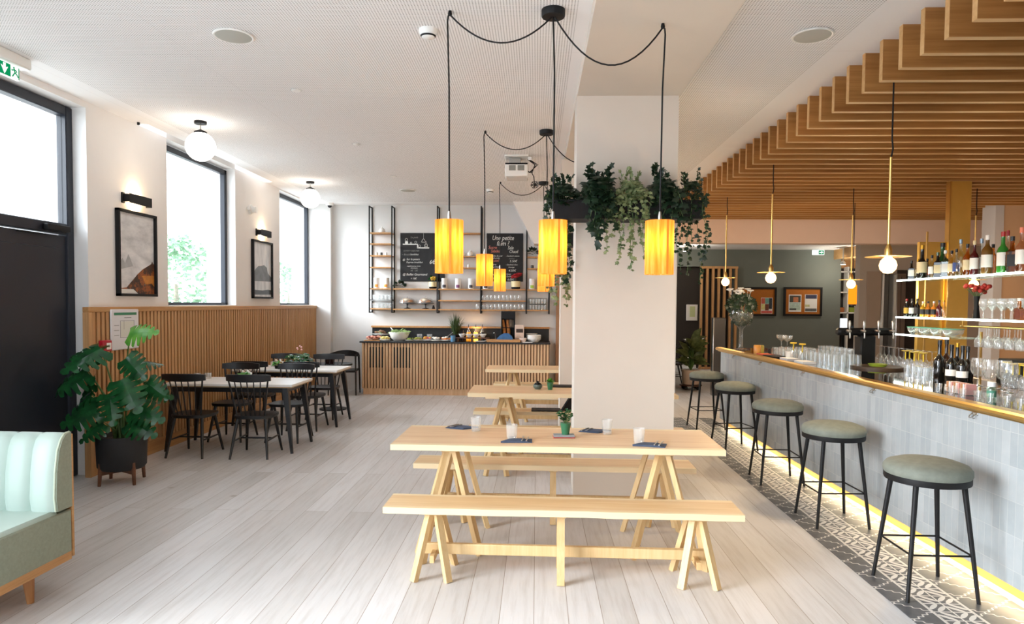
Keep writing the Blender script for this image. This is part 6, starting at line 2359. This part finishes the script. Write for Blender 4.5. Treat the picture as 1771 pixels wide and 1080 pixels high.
t = thing('hall_slat_ceiling', 'short run of oak ceiling slats above the hall bookcase', 'ceiling slats', (8.1, 17.6, 3.17))
for k in range(6):
    G().box(-.3 + .25 * k, -.26 + .25 * k, -.6, 1.2, -.25, 0).build('slat', OAK_SE, t)
G().box(-.4, 1.3, 1.2, 1.25, -.45, 0).build('end_board', OAK_P, t)
a = at_y(1459, 561, 15.5)
t = thing('monitor', 'white back-lit screen standing behind the beer taps', 'screen', (a.x, 15.5, 0))
G().box(-.075, .075, -.01, .02, a.z - .13, a.z + .13, .006).build('screen_panel', emis('screen_white_light', '#dfe6f5', .8), t)
G().box(-.03, .03, 0, .02, .0, a.z - .13).build('screen_stand', BLACK, t)
# fridge
t = thing('steel_fridge', 'narrow stainless steel fridge door by the taupe wall', 'fridge', (7.4, 14.3, 0))
G().box(-.09, .09, -.15, .17, 0, 2.36, .01).build('fridge_body', pm('fridge_steel', '#a9a6a2', .28, .9), t)
G().box(-.012, -.004, -.154, -.149, .1, 2.3).build('door_gap', BLACK, t)
# rubber plant by the pier
t = thing('rubber_plant', 'broad-leaved plant in a beige pot on a wheeled trolley beyond the pillar', 'potted plant', (3.10, 13.75, 0))
G().lathe([(.0001, .11), (.16, .11), (.185, .38), (.19, .40), (.17, .40), (.0001, .36)], n=28).build('pot', pm('beige_ceramic', '#cdb9a6', .6), t)
G().lathe([(.0001, .08), (.22, .08), (.22, .10), (.0001, .10)], n=28).build('trolley_board', wood('dark_riser', '#5f3a28', '#3a2118', 'X'), t)
for k in range(4):
    a_ = PI / 4 + k * PI / 2
    G().ball(.04, (.17 * math.cos(a_), .17 * math.sin(a_), .04), 10).build('caster', BLACK, t)
g, s = G(), G()
r = random.Random(13)
RUB = mat_leaf('rubber_leaf', '#46552f', '#7f8a55', .3)
for i in range(46):
    a_, e = r.uniform(0, 2 * PI), r.uniform(.1, 1.1)
    z = r.uniform(.45, 1.0)
    d = Vector((math.cos(a_) * math.cos(e), math.sin(a_) * math.cos(e), math.sin(e)))
    b = Vector((.06 * math.cos(a_), .06 * math.sin(a_), z))
    m = basis(b, d, (d.x * .2, d.y - .6, 1))
    Lf, W = .30, .065
    k = [(0, 0, 0), (.25, -W, .02), (.6, -W * 1.15, .0), (1, 0, -.08), (.6, W * 1.15, 0), (.25, W, .02), (.5, 0, -.02)]
    g.add([(p_[0] * Lf, p_[1], p_[2]) for p_ in k], [(0, 1, 6), (1, 2, 6), (2, 3, 6), (3, 4, 6), (4, 5, 6), (5, 0, 6)], m)
    s.tube([(0, 0, .38), b], .008, 5)
g.build('foliage', RUB, t, angle=60)
s.build('stems', STEM, t)
for loc, lb in (((2.90, 14.6, 0), 'black chair half hidden behind the rubber plant, left of it'),):
    dup(ch, loc, R(90), label=lb)

# ================================================================== OUTSIDE
def tree(loc, h, seed, label):
    r = random.Random(seed)
    t = thing('street_tree', label, 'tree', loc)
    G().tube([(0, 0, -.2), (.05, 0, 1.2), (0, .1, h * .6)], [.14, .11, .05], 10).build('trunk', pm('grey_bark', '#8d8577', .9, noise=.3, nscale=12), t)
    g = G()
    for i in range(1050):
        a, e, q = r.uniform(0, 2 * PI), r.uniform(-1.2, 1.4), r.uniform(.35, 1) ** .6
        d = Vector((math.cos(a) * math.cos(e), math.sin(a) * math.cos(e), math.sin(e)))
        c = Vector((d.x * 1.15 * q, d.y * 1.3 * q, h * .62 + d.z * h * .33 * q))
        ivy_leaf(g, c, (r.uniform(-1, 1), r.uniform(-1, 1), r.uniform(-.6, .3)), (r.uniform(-1, 1), r.uniform(-1, 1), 1), .16)
    g.build('crown', mat_leaf('pale_tree_leaf', '#6c9170', '#a3c0a2', .6), t, angle=60)


tree((-9.4, 17.4, -.2), 3.9, 31, 'pale green tree outside the nearer window')
tree((-10.2, 27.6, -.2), 3.8, 32, 'pale green tree outside the farther window')
